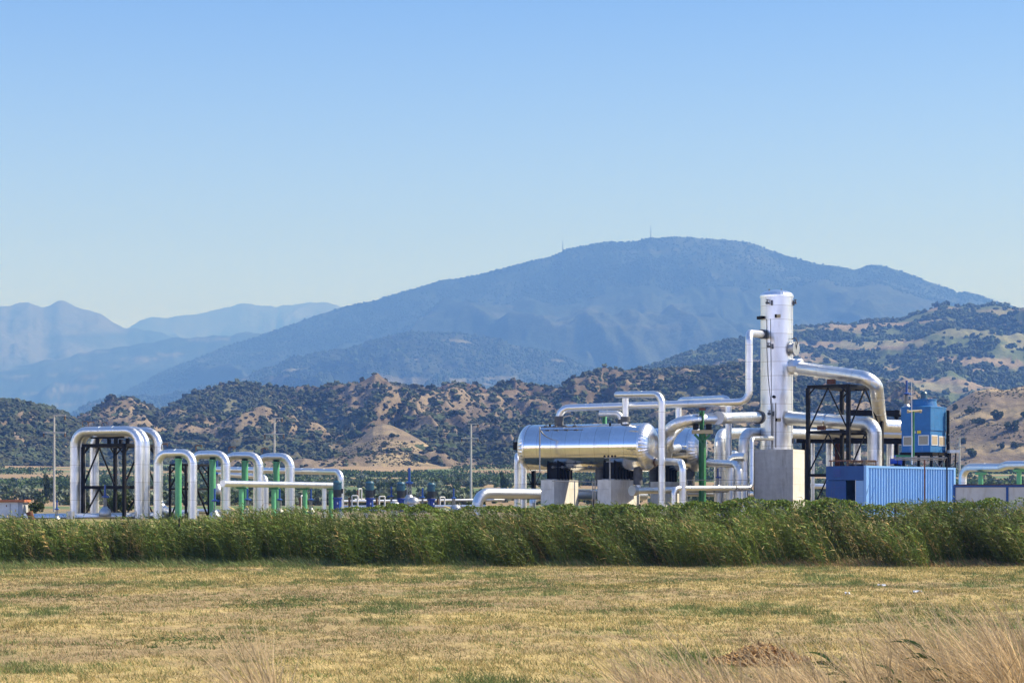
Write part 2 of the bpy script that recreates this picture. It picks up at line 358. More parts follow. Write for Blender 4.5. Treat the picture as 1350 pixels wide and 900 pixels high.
t2 = nt.nodes.new('ShaderNodeVectorMath'); t2.operation = 'SCALE'; t2.inputs['Scale'].default_value = 2.0; nt.links.new(rmp.outputs[0], t2.inputs[0]); nt.links.new(t2.outputs[0], tint.inputs[1]); nt.links.new(sk.outputs[0], tint.inputs[0]); nt.links.new(tint.outputs[0], bg.inputs[0]); bg.inputs[1].default_value = 0.135
sl = bpy.data.lights.new('sun', 'SUN'); sl.energy = 4.5; sl.angle = math.radians(0.5); sl.color = (1.0, 0.945, 0.90)
so = bpy.data.objects.new('sun', sl); COL.objects.link(so); so.rotation_euler = (math.pi / 2 - EL, 0, math.pi - AZ)
so.location = (200, 60, 300)
SC.view_settings.view_transform = 'Standard'; SC.view_settings.look = 'None'; SC.view_settings.gamma = 1; SC.view_settings.exposure = 1.05
SC.view_settings.use_curve_mapping = False
SC.render.engine = 'CYCLES'; cy = SC.cycles; cy.use_denoising = True; cy.max_bounces = 5; cy.diffuse_bounces = 2; cy.glossy_bounces = 3
cy.transmission_bounces = 2; cy.transparent_max_bounces = 4; cy.volume_bounces = 0; cy.caustics_reflective = False; cy.caustics_refractive = False
cy.sample_clamp_indirect = 4

# haze: even air round the whole scene
HX, HY0, HY1, HT = 7000, -900, 18500, 1750
m, nt, b = nodes_of('haze'); nt.nodes.remove(b)
pv = nt.nodes.new('ShaderNodeVolumePrincipled')
for nm in ('Color Attribute', 'Density Attribute', 'Temperature Attribute'):
    if nm in pv.inputs: pv.inputs[nm].default_value = ''
pv.inputs['Density'].default_value = 0.00021; pv.inputs['Color'].default_value = (0.14, 0.335, 1.0, 1); pv.inputs['Absorption Color'].default_value = (0.6, 0.6, 0.6, 1)
pv.inputs['Anisotropy'].default_value = 0.0
nt.links.new(pv.outputs[0], nt.nodes['Material Output'].inputs['Volume']); M['haze'] = m
hz = MB().box((0, (HY0 + HY1) / 2, (HT - 1.5) / 2), (2 * HX, HY1 - HY0, HT + 1.5)).build('haze', 'haze'); tag(hz, kind='stuff')
hz['label'] = 'pale blue haze over the valley and mountains'; hz.display_type = 'WIRE'

# ------------------------------------------------------------------ ground
GD = [(-1e5, 0), (77.5, 0), (86, ZG - 0.02), (300, ZG), (420, 3.0), (500, 4.6), (620, 7.4), (700, 9.6), (850, 15.0), (1000, 18.5), (1500, 22), (20000, 22)]
def gz(y): return np.interp(y, [a for a, b in GD], [b for a, b in GD])
def lumps(x, y):
    d = np.hypot(x, y); return (fbm(x / 3.1, y / 3.1, 40, 4) - 0.5) * 0.14 * ss(0, 5, d) * (y < 84) * np.where(y > 77, 0.3, 1.0) + (fbm(x / 60, y / 60, 41, 3) - 0.5) * 3.0 * ss(330, 520, y)
ys = np.concatenate([np.linspace(-850, -20, 12), np.arange(-18, 16, 3.0), np.arange(17, 90, 0.45), np.arange(90, 300, 12), np.arange(300, 1100, 8), np.geomspace(1110, 18300, 30)])
hx = np.concatenate([np.arange(0, 24, 0.45), np.geomspace(24.5, 400, 60), np.geomspace(420, 6900, 22)])
xs = np.concatenate([-hx[::-1][:-1], hx])
gx, gy = np.meshgrid(xs, ys)
gzv = gz(gy) + lumps(gx, gy)
ii = np.arange(len(ys) * len(xs)).reshape(len(ys), len(xs))
fq = np.stack([ii[:-1, :-1], ii[:-1, 1:], ii[1:, 1:], ii[1:, :-1]], -1).reshape(-1, 4)
straw = np.array([0.50, 0.38, 0.16]); soil = np.array([0.31, 0.23, 0.12]); green = np.array([0.17, 0.20, 0.07]); tan = np.array([0.36, 0.26, 0.155]); vine = np.array([0.075, 0.11, 0.045])
def fieldmask(x, y):
    g = ss(0.46, 0.62, fbm(x / 2.6, y / 4.5, 50, 5)) * ss(0.38, 0.62, fbm(x / 0.7, y / 1.1, 51, 3))
    g = np.maximum(g, 0.75 * ss(78, 71, np.abs(y - 0) * 0 + 150 - y) * 0)
    g = np.maximum(g, ss(73.0, 75.8, y + 1.6 * ss(2, -16, x) + (fbm(x / 2, y * 0, 52, 2) - 0.5) * 3) * ss(6, -9, x))
    s = 0.9 * ss(0.40, 0.66, 0.6 * fbm(x / 5, y / 4.2, 53, 5) + 0.4 * fbm(x / 0.9, y / 1.2, 54, 3) + 0.16 * ss(52, 70, y) + 0.10 * np.exp(-((y - 43) / 4.0) ** 2) * (x > -12))
    return g, s
g_, s_ = fieldmask(gx, gy)
c = soil + (straw * 0.9 - soil) * s_[..., None]; c = c + (green * 0.9 - c) * (0.55 * g_)[..., None]
far = ss(95, 110, gy)[..., None]
pat = vn(gx / 90, gy / 45, 60)[..., None]; pv2 = fbm(gx / 40, gy / 18, 61, 4)[..., None]
fc = np.where((pat + pv2 * 0.5 > 0.86) | ((vn(gx / 160, gy / 13, 66)[..., None] > 0.56) & (gy[..., None] > 480)), tan * 0.75, vine * 1.3 + 0.02) * (0.8 + 0.4 * pv2)
pad = np.array([0.20, 0.165, 0.105]); fc = pad + (fc - pad) * ss(140, 190, gy)[..., None]
c = c + (fc - c) * far
behind = ss(-15, -25, gy)[..., None]; c = c + (np.array([0.12, 0.15, 0.05]) - c) * behind * 0.6
landmat('ground', 1.6, 9.0, 9.0, 0.06, 0.9, 0.95, 0.55, 1.5)
g = link('ground', raw_mesh('ground', np.stack([gx, gy, gzv], -1).reshape(-1, 3), fq, 'ground', c.reshape(-1, 3), True)); tag(g, kind='structure')

# ------------------------------------------------------------------ hills and mountains
LAY = {}
def layer(name, crest, Dc, Df, mname, colf, seed, lam, amp, ny=110, dx=3.0, px0=-130, px1=1480, pw=1.15, jag=1.0, back=0.3, stretch=2.5, fbase=None, warp=0.7, amp2=0.05):
    px = np.arange(px0, px1 + 1, dx); cp = np.interp(px, [a for a, b in crest], [b for a, b in crest])
    t = np.concatenate([np.linspace(0, 1, ny), 1 + np.linspace(0.03, back, 8)])
    T, PXg = np.meshgrid(t, px, indexing='ij'); D = Df + (Dc - Df) * T; Xw = (PXg - 675) / F * D
    base = (gz(Df) - 6) if fbase is None else fbase
    jn = (fbm(Xw[ny - 1] / (lam * 0.10), 0 * px, seed + 9, 4) - 0.5) * jag * 9
    zc = CAMZ + (HZ - (cp + jn)) / F * Dc; zc = np.maximum(zc, base + 1)
    S = np.where(T <= 1, np.clip(T, 0, 1) ** pw, 1 - (T - 1) * 0.9)
    H = zc[None, :] - base
    wx = Xw / lam + warp * (fbm(Xw / lam * 0.8, D / lam * 0.5, seed + 3, 3) - 0.5) * 2
    rg = ridged(wx, D / (lam * stretch), seed, 5, 0.52)
    env = np.clip(4 * T * (1 - T), 0, 1) ** 0.7 * (T <= 1) 
    Zw = base + H * S + (rg - 0.62) * amp * H * env
    Zw += (ridged(Xw / (lam * 0.28) + (fbm(Xw / lam, D / lam, seed + 33, 3) - 0.5) * 3, D / (lam * 0.9), seed + 30, 3) - 0.6) * amp2 * H * env * ss(1.0, 0.86, T)
    Zw += (fbm(Xw / (lam * 0.22), D / (lam * 0.3), seed + 20, 5) - 0.5) * 0.16 * H * env
    Zw = np.where(T <= 1, Zw, np.minimum(Zw, zc[None, :] - (T - 1) * (Dc - Df) * 0.35))
    cols = colf(Xw, D, Zw, T, rg, PXg)
    nyy, nx = T.shape; ii = np.arange(nyy * nx).reshape(nyy, nx)
    fq = np.stack([ii[:-1, :-1], ii[:-1, 1:], ii[1:, 1:], ii[1:, :-1]], -1).reshape(-1, 4)
    o = link(name, raw_mesh(name, np.stack([Xw, D, Zw], -1).reshape(-1, 3), fq, mname, cols.reshape(-1, 3), True)); tag(o, kind='structure')
    LAY[name] = (Xw, D, Zw, T, rg, px, t, ny)
    return o
def mixc(a, b, f): return np.asarray(a) + (np.asarray(b) - np.asarray(a)) * f[..., None]
A3 = np.array
TAN = A3([0.205, 0.162, 0.112]); DTAN = A3([0.105, 0.083, 0.060]); RED = A3([0.20, 0.105, 0.07]); SCR = A3([0.050, 0.065, 0.030]); GRS = A3([0.20, 0.195, 0.115])
landmat('foothill', 0.02, 0.16, 0.25, 1.2, 0.9, 0.95, 0.65, 1.35)
landmat('forest', 0.012, 0.09, 0.07, 6.0, 1.0, 0.95, 0.3, 1.8)
landmat('far_rock', 0.002, 0.02, 0.02, 25.0, 0.9, 0.95, 0.7, 1.3)
def c_foot(x, y, z, t, rg, px):
    n = fbm(x / 45, y / 60 + z / 12, 71, 5); c = mixc(DTAN, TAN, ss(0.35, 0.65, n)); c = mixc(c, RED * 0.9, ss(0.60, 0.75, fbm(x / 70, z / 14, 72, 4)) * ss(0.6, 0.95, t) * 0.8)
    return mixc(c, SCR * 1.6, ss(0.68, 0.5, rg) * 0.6)
def c_tan(x, y, z, t, rg, px):
    n = fbm(x / 60, z / 6, 75, 5); c = mixc(DTAN * 1.5, A3([0.30, 0.235, 0.14]), ss(0.35, 0.6, n)); st = fbm(x / 30, z / 1.1 + x / 200, 76, 4); c = mixc(c, A3([0.16, 0.135, 0.085]), 0.55 * ss(0.5, 0.68, st)); return c
def c_right(x, y, z, t, rg, px):
    f = fbm(x / 150, z / 17 + x / 500, 81, 4); c = mixc(SCR * 1.7, TAN * 1.1, ss(0.53, 0.62, f))
    return mixc(c, GRS, 0.8 * ss(0.655, 0.68, fbm(x / 200, z / 30 + 5, 82, 3)))
def c_forest(k):
    def fn(x, y, z, t, rg, px):
        n = fbm(x / 420, z / 130, 90 + k, 5); c = mixc(A3([0.020, 0.032, 0.024]), A3([0.040, 0.050, 0.036]), ss(0.4, 0.65, n))
        return mixc(c, A3([0.26, 0.22, 0.16]), ss(0.66, 0.72, fbm(x / 150, z / 22, 95 + k, 4)) * (0.10 if k == 2 else 0.35))
    return fn
def c_far(x, y, z, t, rg, px):
    n = fbm(x / 700, z / 200, 101, 5); return mixc(A3([0.035, 0.05, 0.05]), A3([0.12, 0.115, 0.11]), ss(0.45, 0.7, n + 0.25 * ss(0.55, 1, t)))
layer('far_mountains', [(-130, 440), (100, 450), (170, 433), (185, 424), (200, 419), (225, 419), (245, 416), (280, 412), (300, 404), (335, 400), (365, 404), (400, 398), (430, 395), (450, 402), (520, 415), (700, 430), (1480, 450)], 15500, 11500, 'far_rock', c_far, 210, 1300, 0.5, ny=70, dx=3, fbase=0)
layer('rocky_mountains', [(-130, 425), (-40, 415), (0, 407), (20, 402), (38, 401), (55, 406), (78, 398), (92, 402), (110, 409), (150, 425), (168, 433), (200, 440), (260, 452), (320, 470), (400, 500), (500, 540), (700, 600), (1480, 640)], 12300, 8800, 'far_rock', c_far, 220, 1100, 0.6, ny=80, dx=3, fbase=0)
layer('left_mountain', [(-130, 500), (0, 487), (40, 480), (90, 468), (130, 463), (170, 458), (200, 448), (230, 445), (280, 444), (330, 438), (400, 440), (450, 450), (600, 500), (800, 560), (1480, 640)], 10000, 7400, 'forest', c_forest(1), 230, 900, 0.6, ny=90, dx=3, fbase=0)
layer('main_mountain', [(-130, 620), (0, 582), (60, 560), (100, 543), (150, 524), (200, 497), (250, 476), (300, 455), (350, 440), (400, 421), (455, 403), (500, 394), (540, 383), (580, 371), (640, 360), (665, 352), (700, 344), (730, 337), (745, 330), (775, 324), (800, 320), (835, 318), (860, 313), (900, 313), (935, 316), (965, 316), (985, 319), (1005, 327), (1040, 339), (1075, 347), (1100, 349), (1125, 355), (1145, 351), (1165, 352), (1185, 358), (1215, 368), (1250, 381), (1262, 386), (1272, 384), (1290, 388), (1330, 402), (1400, 430), (1480, 460)], 7800, 4900, 'forest', c_forest(2), 240, 950, 0.30, stretch=1.5, warp=1.3, amp2=0.07, ny=190, dx=2, jag=0.5, fbase=0)
layer('middle_mountain', [(-130, 640), (60, 560), (85, 548), (110, 535), (150, 525), (200, 523), (240, 515), (280, 508), (320, 500), (345, 487), (380, 474), (420, 463), (460, 460), (500, 448), (545, 440), (600, 441), (640, 445), (680, 455), (720, 462), (760, 478), (800, 492), (840, 505), (1000, 560), (1480, 640)], 5700, 4100, 'forest', c_forest(3), 250, 420, 0.75, ny=130, dx=2, jag=0.7, fbase=0)
layer('right_hill', [(-130, 660), (600, 560), (700, 520), (760, 505), (800, 500), (840, 488), (880, 476), (905, 466), (930, 458), (960, 450), (1000, 443), (1045, 434), (1100, 428), (1150, 424), (1190, 420), (1215, 413), (1235, 404), (1250, 402), (1300, 403), (1350, 406), (1400, 400), (1480, 395)], 3000, 1750, 'foothill', c_right, 260, 330, 0.30, ny=160, dx=2, jag=0.5, pw=0.95)
layer('foothills', [(-130, 560), (0, 560), (60, 570), (95, 562), (112, 551), (128, 538), (150, 527), (172, 526), (192, 535), (212, 541), (228, 534), (245, 524), (270, 513), (305, 506), (320, 505), (345, 507), (370, 512), (420, 514), (455, 511), (500, 505), (525, 507), (560, 513), (600, 517), (638, 520), (660, 514), (680, 510), (705, 511), (725, 517), (738, 514), (752, 503), (775, 497), (800, 493), (850, 491), (900, 487), (960, 481), (1010, 478), (1060, 478), (1100, 488), (1140, 498), (1180, 505), (1205, 515), (1235, 530), (1270, 550), (1350, 560), (1480, 560)], 1500, 820, 'foothill', c_foot, 270, 95, 0.8, amp2=0.16, ny=210, dx=1.5, jag=0.6, stretch=2.6)
layer('left_hill', [(-130, 522), (0, 529), (25, 531), (45, 533), (62, 537), (78, 545), (100, 556), (125, 577), (150, 592), (190, 606), (240, 620), (300, 640), (1480, 660)], 1150, 820, 'foothill', c_foot, 280, 70, 0.55, amp2=0.14, ny=130, dx=1.5, px1=340, jag=0.6)
layer('slope_ridge', [(-130, 660), (560, 640), (600, 612), (625, 601), (650, 588), (675, 575), (700, 562), (725, 552), (760, 545), (820, 542), (900, 548), (1000, 552), (1100, 556), (1200, 580), (1300, 640), (1480, 660)], 1060, 830, 'foothill', c_foot, 290, 80, 0.5, amp2=0.14, ny=110, dx=1.5, px0=540, px1=1330, jag=0.5)
layer('tan_mound', [(360, 640), (400, 616), (430, 604), (455, 590), (478, 574), (492, 562), (505, 558), (515, 560), (530, 566), (550, 577), (570, 590), (590, 603), (610, 618), (640, 640)], 960, 835, 'foothill', c_tan, 300, 90, 0.10, ny=60, dx=1.5, px0=365, px1=640, jag=0.25, pw=1.0)
layer('tan_hill', [(1100, 640), (1140, 615), (1170, 590), (1205, 565), (1235, 545), (1262, 528), (1285, 516), (1305, 512), (1325, 514), (1350, 508), (1400, 495), (1480, 480)], 1020, 835, 'foothill', c_tan, 310, 110, 0.18, amp2=0.07, ny=110, dx=1.5, px0=1110, jag=0.2, pw=1.0)

# --- bushes over the hills (a mass that nobody could count)
def ico(sub):
    import bmesh
    bm = bmesh.new(); bmesh.ops.create_icosphere(bm, subdivisions=sub, radius=1.0)
    v = np.array([x.co[:] for x in bm.verts]); f = np.array([[y.index for y in x.verts] for x in bm.faces]); bm.free(); return v, f
TPL = {1: ico(1), 2: ico(2)}; IV, IFc = TPL[2]
def bushmass(name, lay, count, rmin, rmax, densf, colbase, seed, tmin=0.0, tmax=1.02, squash=0.8, sub=None, label=None):
    Xw, D, Zw, T, rg, px, t, ny = LAY[lay]; r = np.random.default_rng(seed)
    k = count * 8
    ri = r.uniform(0, 1, k); ci = r.uniform(0, len(px) - 1.001, k); tt = tmin + (tmax - tmin) * ri
    row = np.interp(tt, t, np.arange(len(t))); row = np.clip(row, 0, len(t) - 1.001)
    i0 = row.astype(int); j0 = ci.astype(int); fi = row - i0; fj = ci - j0
    def bil(A): return (A[i0, j0] * (1 - fi) + A[i0 + 1, j0] * fi) * (1 - fj) + (A[i0, j0 + 1] * (1 - fi) + A[i0 + 1, j0 + 1] * fi) * fj
    x, y, z, g = bil(Xw), bil(D), bil(Zw), bil(rg)
    keep = (r.uniform(0, 1, k) < densf(x, y, z, tt, g, px[0] + ci * (px[1] - px[0]))) & (z > gz(y) - 0.5)
    idx = np.where(keep)[0][:count]; x, y, z = x[idx], y[idx], z[idx]; n = len(idx)
    R = rmin + (rmax - rmin) * r.uniform(0, 1, n) ** 2.0
    IV, IFc = TPL[sub or 2]
    tv = [IV * (1 + 0.46 * (r.uniform(-1, 1, (len(IV), 1)))) for _ in range(8)]
    tid = r.integers(0, 8, n); base = np.stack(tv)[tid]
    a = r.uniform(0, 6.28, n); ca, sa = np.cos(a)[:, None], np.sin(a)[:, None]
    asp = r.uniform(0.75, 1.4, n)[:, None]
    bx = base[..., 0] * R[:, None] * asp; by = base[..., 1] * R[:, None]; bz = base[..., 2] * R[:, None] * squash * r.uniform(0.8, 1.25, n)[:, None]
    V = np.stack([x[:, None] + bx * ca - by * sa, y[:, None] + bx * sa + by * ca, z[:, None] + bz + R[:, None] * 0.35], -1)
    Fc = (IFc[None] + (np.arange(n) * len(IV))[:, None, None]).reshape(-1, 3)
    cc = np.array(colbase)[None] * r.uniform(0.6, 1.5, (n, 1)) * (1 + r.uniform(-0.12, 0.12, (n, 3)))
    cv = np.repeat(cc[:, None], len(IV), 1) * r.uniform(0.75, 1.25, (n, len(IV), 1))
    o = link(name, raw_mesh(name, V.reshape(-1, 3), Fc, 'scrub_leaf', cv.reshape(-1, 3), False)); tag(o, kind='stuff'); 
    if label: o['label'] = label
    return o
SG = (0.050, 0.060, 0.032)
def d_foot(x, y, z, t, g, px):
    n = fbm(x / 38, y / 50, 171, 4)
    m_ = fbm(x / 11, y / 14, 172, 3)
    return ss(0.67, 0.59, g * 0.58 + n * 0.16 + m_ * 0.26) * 0.9 + 0.10 * (0.35 + 0.65 * ss(0.0, 0.2, t)) * np.where((px > 430) & (px < 660) & (t > 0.93), 0.15, 1.0) + 0.06
bushmass('hillside_scrub', 'foothills', 34000, 0.8, 2.7, d_foot, SG, 1, label='dark green scrub covering the gullied foothills')
bushmass('hillside_scrub', 'left_hill', 11000, 0.8, 2.3, lambda x, y, z, t, g, px: np.clip(d_foot(x, y, z, t * 0.8, g, px) * 1.4, 0, 1), SG, 2, label='dark green scrub covering the hill on the far left')
bushmass('hillside_scrub', 'slope_ridge', 11000, 0.7, 2.2, lambda x, y, z, t, g, px: np.clip(d_foot(x, y, z, t * 0.8, g, px) * 1.2, 0, 1) * np.where((px < 760) & (t > 0.93), 0.05, 1), SG, 3, label='dark green scrub on the slope behind the silver tanks')
def d_spk(x, y, z, t, g, px): return ss(0.40, 0.60, fbm(x / 16, y / 20, 188, 3))
bushmass('hillside_scrub', 'foothills', 30000, 0.35, 1.1, d_spk, (0.060, 0.062, 0.034), 6, sub=1, label='low shrubs dotting the bare slopes of the foothills')
bushmass('hillside_scrub', 'tan_hill', 2500, 0.2, 0.6, d_spk, (0.09, 0.085, 0.045), 7, sub=1, label='small dry shrubs dotting the golden hill')
bushmass('hillside_scrub', 'tan_mound', 900, 0.2, 0.6, d_spk, (0.09, 0.085, 0.045), 8, sub=1, label='small dry shrubs dotting the pale mound')
def d_right(x, y, z, t, g, px):
    f = fbm(x / 150, z / 17 + x / 500, 81, 4); f2 = fbm(x / 200, z / 30 + 5, 82, 3)
    return 0.05 + 0.95 * ss(0.62, 0.51, f) * ss(0.68, 0.64, f2) * ss(0.62, 0.45, fbm(x / 55, y / 60, 83, 3) - 0.02)
bushmass('hillside_wood', 'right_hill', 27000, 1.7, 4.4, d_right, (0.042, 0.060, 0.032), 4, squash=0.9, label='woods and hedges between fields on the big hill to the right')
def d_mid(x, y, z, t, g, px): return np.clip(0.25 + 0.75 * ss(0.35, 0.55, fbm(x / 90, y / 110, 185, 4)), 0, 1) * ss(0.70, 0.64, fbm(x / 150, z / 22, 98, 4))
bushmass('mountain_forest', 'middle_mountain', 50000, 2.4, 5.0, d_mid, (0.032, 0.050, 0.030), 14, squash=1.1, sub=1, tmin=0.1, label='forest covering the middle mountain')
bushmass('mountain_forest', 'main_mountain', 30000, 2.5, 5.0, lambda x, y, z, t, g, px: 0.2 + 0.8 * ss(0.4, 0.55, fbm(x / 160, y / 200, 186, 4)), (0.026, 0.040, 0.030), 15, squash=1.0, sub=1, tmin=0.80, label='forest covering the big mountain')
def d_tanhill(x, y, z, t, g, px):
    return 0.9 * ss(0.56, 0.66, fbm(x / 26 + 3, y / 26, 184, 3)) * ss(0.5, 0.8, t)
bushmass('hillside_scrub', 'tan_hill', 420, 1.0, 2.6, d_tanhill, SG, 5, label='dark scrub patch near the top of the dry golden hill')

# --- vineyard rows and orchard on the valley's edge
def rows():
    r = np.random.default_rng(21); pts = []
    for y in np.arange(520, 835, 5.2):
        xx = np.arange(-260, 300, 1.7); m = fbm(xx / 42, y / 34 + 0 * xx, 61, 3)
        on = (m < 0.56) & (vn(xx / 90, np.full_like(xx, y / 45), 60) < 0.66) & (r.uniform(0, 1, len(xx)) < 0.93) & (vn(xx / 160, np.full_like(xx, y / 13.0), 66) < 0.52)
        pts.append(np.stack([xx[on], np.full(on.sum(), y)], 1))
    p = np.concatenate(pts); k = 12; n = len(p) * k; p = np.repeat(p, k, 0); x = p[:, 0] + r.normal(0, 0.8, n); y = p[:, 1] + r.normal(0, 0.32, n)
    c = np.stack([x, y, gz(y) + lumps(x, y) + r.uniform(0.1, 1.6, n)], 1); a = r.normal(0, 1, (n, 3)); a /= np.linalg.norm(a, axis=1, keepdims=True); b_ = np.cross(a, r.normal(0, 1, (n, 3))); b_ /= np.linalg.norm(b_, axis=1, keepdims=True)
    s_ = r.uniform(0.25, 0.55, (n, 1)); V = np.stack([c + a * s_, c + b_ * s_, c - a * s_, c - b_ * s_], 1).reshape(-1, 3)
    C = np.repeat(A3([0.080, 0.12, 0.045]) * r.uniform(0.5, 1.5, (n, 1)), 4, 0)
    o = link('vineyard', raw_mesh('vineyard', V, np.arange(n * 4).reshape(-1, 4), 'bush_leaf', C)); tag(o, 'rows of green vines on terraces at the foot of the hills', kind='stuff')
rows()
def leafy(seed, n=520, tall=0.8, leaf=0.16, col=(0.05, 0.07, 0.028)):
    """crown of unit radius made of many leaf clumps spread through several lobes"""
    r = np.random.default_rng(seed); nl = 9
    lc = r.normal(0, 0.42, (nl, 3)) * A3([1, 1, tall * 0.7]) + A3([0, 0, 0.75 * tall]); lr = r.uniform(0.28, 0.5, nl)
    k = r.integers(0, nl, n); d = r.normal(0, 1, (n, 3)); d /= np.linalg.norm(d, axis=1, keepdims=True)
    c = lc[k] + d * (lr[k] * r.uniform(0.55, 1.05, n) ** 0.5)[:, None] * A3([1, 1, tall]); c[:, 2] = np.maximum(c[:, 2], 0.04)
    a = r.normal(0, 1, (n, 3)); a /= np.linalg.norm(a, axis=1, keepdims=True); b_ = np.cross(a, r.normal(0, 1, (n, 3))); b_ /= np.linalg.norm(b_, axis=1, keepdims=True)
    s = leaf * r.uniform(0.6, 1.3, n)[:, None]
    V = np.stack([c + a * s, c + b_ * s * 0.8, c - a * s, c - b_ * s * 0.8], 1).reshape(-1, 3)
    cc = A3(col) * r.uniform(0.6, 1.5, (n, 1)); return V, np.arange(n * 4).reshape(-1, 4), np.repeat(cc, 4, 0)
def orchard():
    r = np.random.default_rng(31); n = 3000; y = 260 + 400 * r.uniform(0, 1, n) ** 1.1; px = r.uniform(-40, 1400, n); x = X(px, y)
    k = fbm(x / 24, y / 30, 191, 3) > 0.52; x, y = x[k], y[k]; n = len(x); z = gz(y) + lumps(x, y)
    R_ = r.uniform(0.7, 1.5, n); tv = [leafy(400 + i, 110, 0.85, 0.26)[0] for i in range(6)]
    base = np.stack(tv)[r.integers(0, 6, n)]; V = base * R_[:, None, None] + np.stack([x, y, z], -1)[:, None]; nv = base.shape[1]
    Fc = np.arange(n * nv).reshape(-1, 4)
    cc = np.where(r.uniform(0, 1, (n, 1)) > 0.55, A3([0.17, 0.20, 0.14]), A3([0.075, 0.105, 0.045])) * r.uniform(0.7, 1.3, (n, 1))
    cv = np.repeat(cc[:, None], nv, 1) * np.repeat(r.uniform(0.6, 1.4, (n, nv // 4, 1)), 4, 1)
    o = link('orchard', raw_mesh('orchard', V.reshape(-1, 3), Fc, 'bush_leaf', cv.reshape(-1, 3))); tag(o, 'grey green orchard trees on the plain beyond the plant', kind='stuff')
orchard()
def treeline():
    r = np.random.default_rng(33); n = 1500; x = r.uniform(-170, 170, n); y = r.uniform(-95, -70, n); R = r.uniform(1.2, 2.6, n); z = r.uniform(0.4, 4.6, n) * (0.6 + 0.6 * vn(x / 9, y * 0, 5))
    base = np.stack([IV * (1 + 0.3 * r.uniform(-1, 1, (len(IV), 1))) for _ in range(8)])[r.integers(0, 8, n)]
    V = base * R[:, None, None] + np.stack([x, y, z + 0.5], -1)[:, None]
    Fc = (IFc[None] + (np.arange(n) * len(IV))[:, None, None]).reshape(-1, 3)
    cv = np.ones((n * len(IV), 3)) * A3([0.07, 0.10, 0.03]) * r.uniform(0.7, 1.4, (n * len(IV), 1))
    o = link('orchard', raw_mesh('orchard', V.reshape(-1, 3), Fc, 'scrub_leaf', cv)); tag(o, 'band of green orchard mirrored in the silver tanks', kind='stuff')
treeline()

# --- lone bushes and trees that can be told apart
CROWN = []
for k_, (sd, tl) in enumerate([(1, 0.75), (2, 0.9), (3, 0.65), (4, 1.05)]):
    V, Fq, Cc = leafy(sd, 620, tl); CROWN.append(raw_mesh('crown', V, Fq, 'bush_leaf', Cc))
V, Fq, Cc = leafy(8, 900, 1.0, 0.10, (0.045, 0.065, 0.02)); CROWN_FINE = raw_mesh('crown', V, Fq, 'bush_leaf', Cc)
TR = MB().cyl((0, 0, -0.3), (0.05, 0, 0.5), 0.07, 0.04, n=8).cyl((0.03, 0, 0.35), (0.3, 0.1, 0.8), 0.04, 0.02, n=6).cyl((0.04, 0, 0.4), (-0.25, -0.05, 0.85), 0.035, 0.015, n=6)
TRM = bpy.data.meshes.new('trunk'); TRM.from_pydata(TR.v, [], TR.f); TRM.materials.append(M['bark'])
def surf(lay, px, py):
    Xw, D, Zw, T, rg, pxs, t, ny = LAY[lay]; j = int(np.clip(round((px - pxs[0]) / (pxs[1] - pxs[0])), 0, len(pxs) - 1))
    yy = HZ - (Zw[:, j] - CAMZ) / D[:, j] * F; k = np.where(yy[:ny] <= py)[0]
    k = k[0] if len(k) else ny - 1
    return A3([Xw[k, j], D[k, j], Zw[k, j]])
def bush(loc, r, label, name='bush', cat='bush', kmesh=0, group=None, mesh=None, zs=1.0, rz=0.0):
    t = thing(name, label, cat, loc, group); t.rotation_euler = (0, 0, rz)
    o = link('crown', mesh or CROWN[kmesh % 4], t); o.scale = (r, r, r * zs)
    o = link('trunk', TRM, t); o.scale = (r, r, r * zs * 0.9); return t
LONE = [('tan_hill', 1329, 552, 20, 'largest round bush beside the right frame edge on the dry hill'), ('tan_hill', 1314, 562, 0, ''),]
BUSHES = [  # layer, px, py(base), diameter px, label
 ('tan_hill', 1293, 560, 17, 'wide dark bush in the middle of the dry golden hill'),
 ('tan_hill', 1315, 553, 16, 'round bush upper right of the wide dark one on the dry hill'),
 ('tan_hill', 1267, 565, 9, 'small bush on the dry hill nearest the blue cooling tower top'),
 ('tan_hill', 1338, 569, 16, 'bush on the dry hill close to the right edge of the photo'),
 ('tan_hill', 1312, 578, 7, 'tiny upright bush alone in the middle of the dry hill'),
 ('tan_hill', 1322, 591, 9, 'left bush of the low pair on the dry hill at far right'),
 ('tan_hill', 1338, 590, 14, 'right bush of the low pair on the dry hill at far right'),
 ('tan_hill', 1270, 585, 9, 'bush on the dry hill just above the platform railing'),
 ('tan_hill', 1276, 596, 8, 'small bush right of the far power pole on the dry hill'),
 ('tan_hill', 1283, 603, 16, 'long low bush at the foot of the dry hill above the end pipe'),
 ('tan_hill', 1280, 544, 15, 'dark bush on the left shoulder of the dry hill'),
 ('tan_hill', 1258, 541, 9, 'bush on the left skyline of the dry golden hill'),
 ('tan_mound', 516, 577, 11, 'dark bush high on the pale triangular mound'),
 ('tan_mound', 506, 590, 9, 'left bush of the cluster across the pale mound'),
 ('tan_mound', 533, 586, 6, 'small right hand bush on the pale triangular mound'),
 ('tan_mound', 473, 596, 7, 'lone bush low on the left of the pale mound'),
 ('tan_mound', 543, 584, 5, 'smallest bush at the right edge of the pale mound'),
 ('tan_mound', 484, 597, 6, 'second low bush on the left of the pale mound'),
]
for k_, (ly, px_, py_, dp, lb) in enumerate(BUSHES):
    p = surf(ly, px_, py_); r_ = dp / 2 / F * p[1] * 1.05
    bush(p - A3([0, 0, 0.1 * r_]), r_, lb, kmesh=k_, rz=k_ * 1.3)
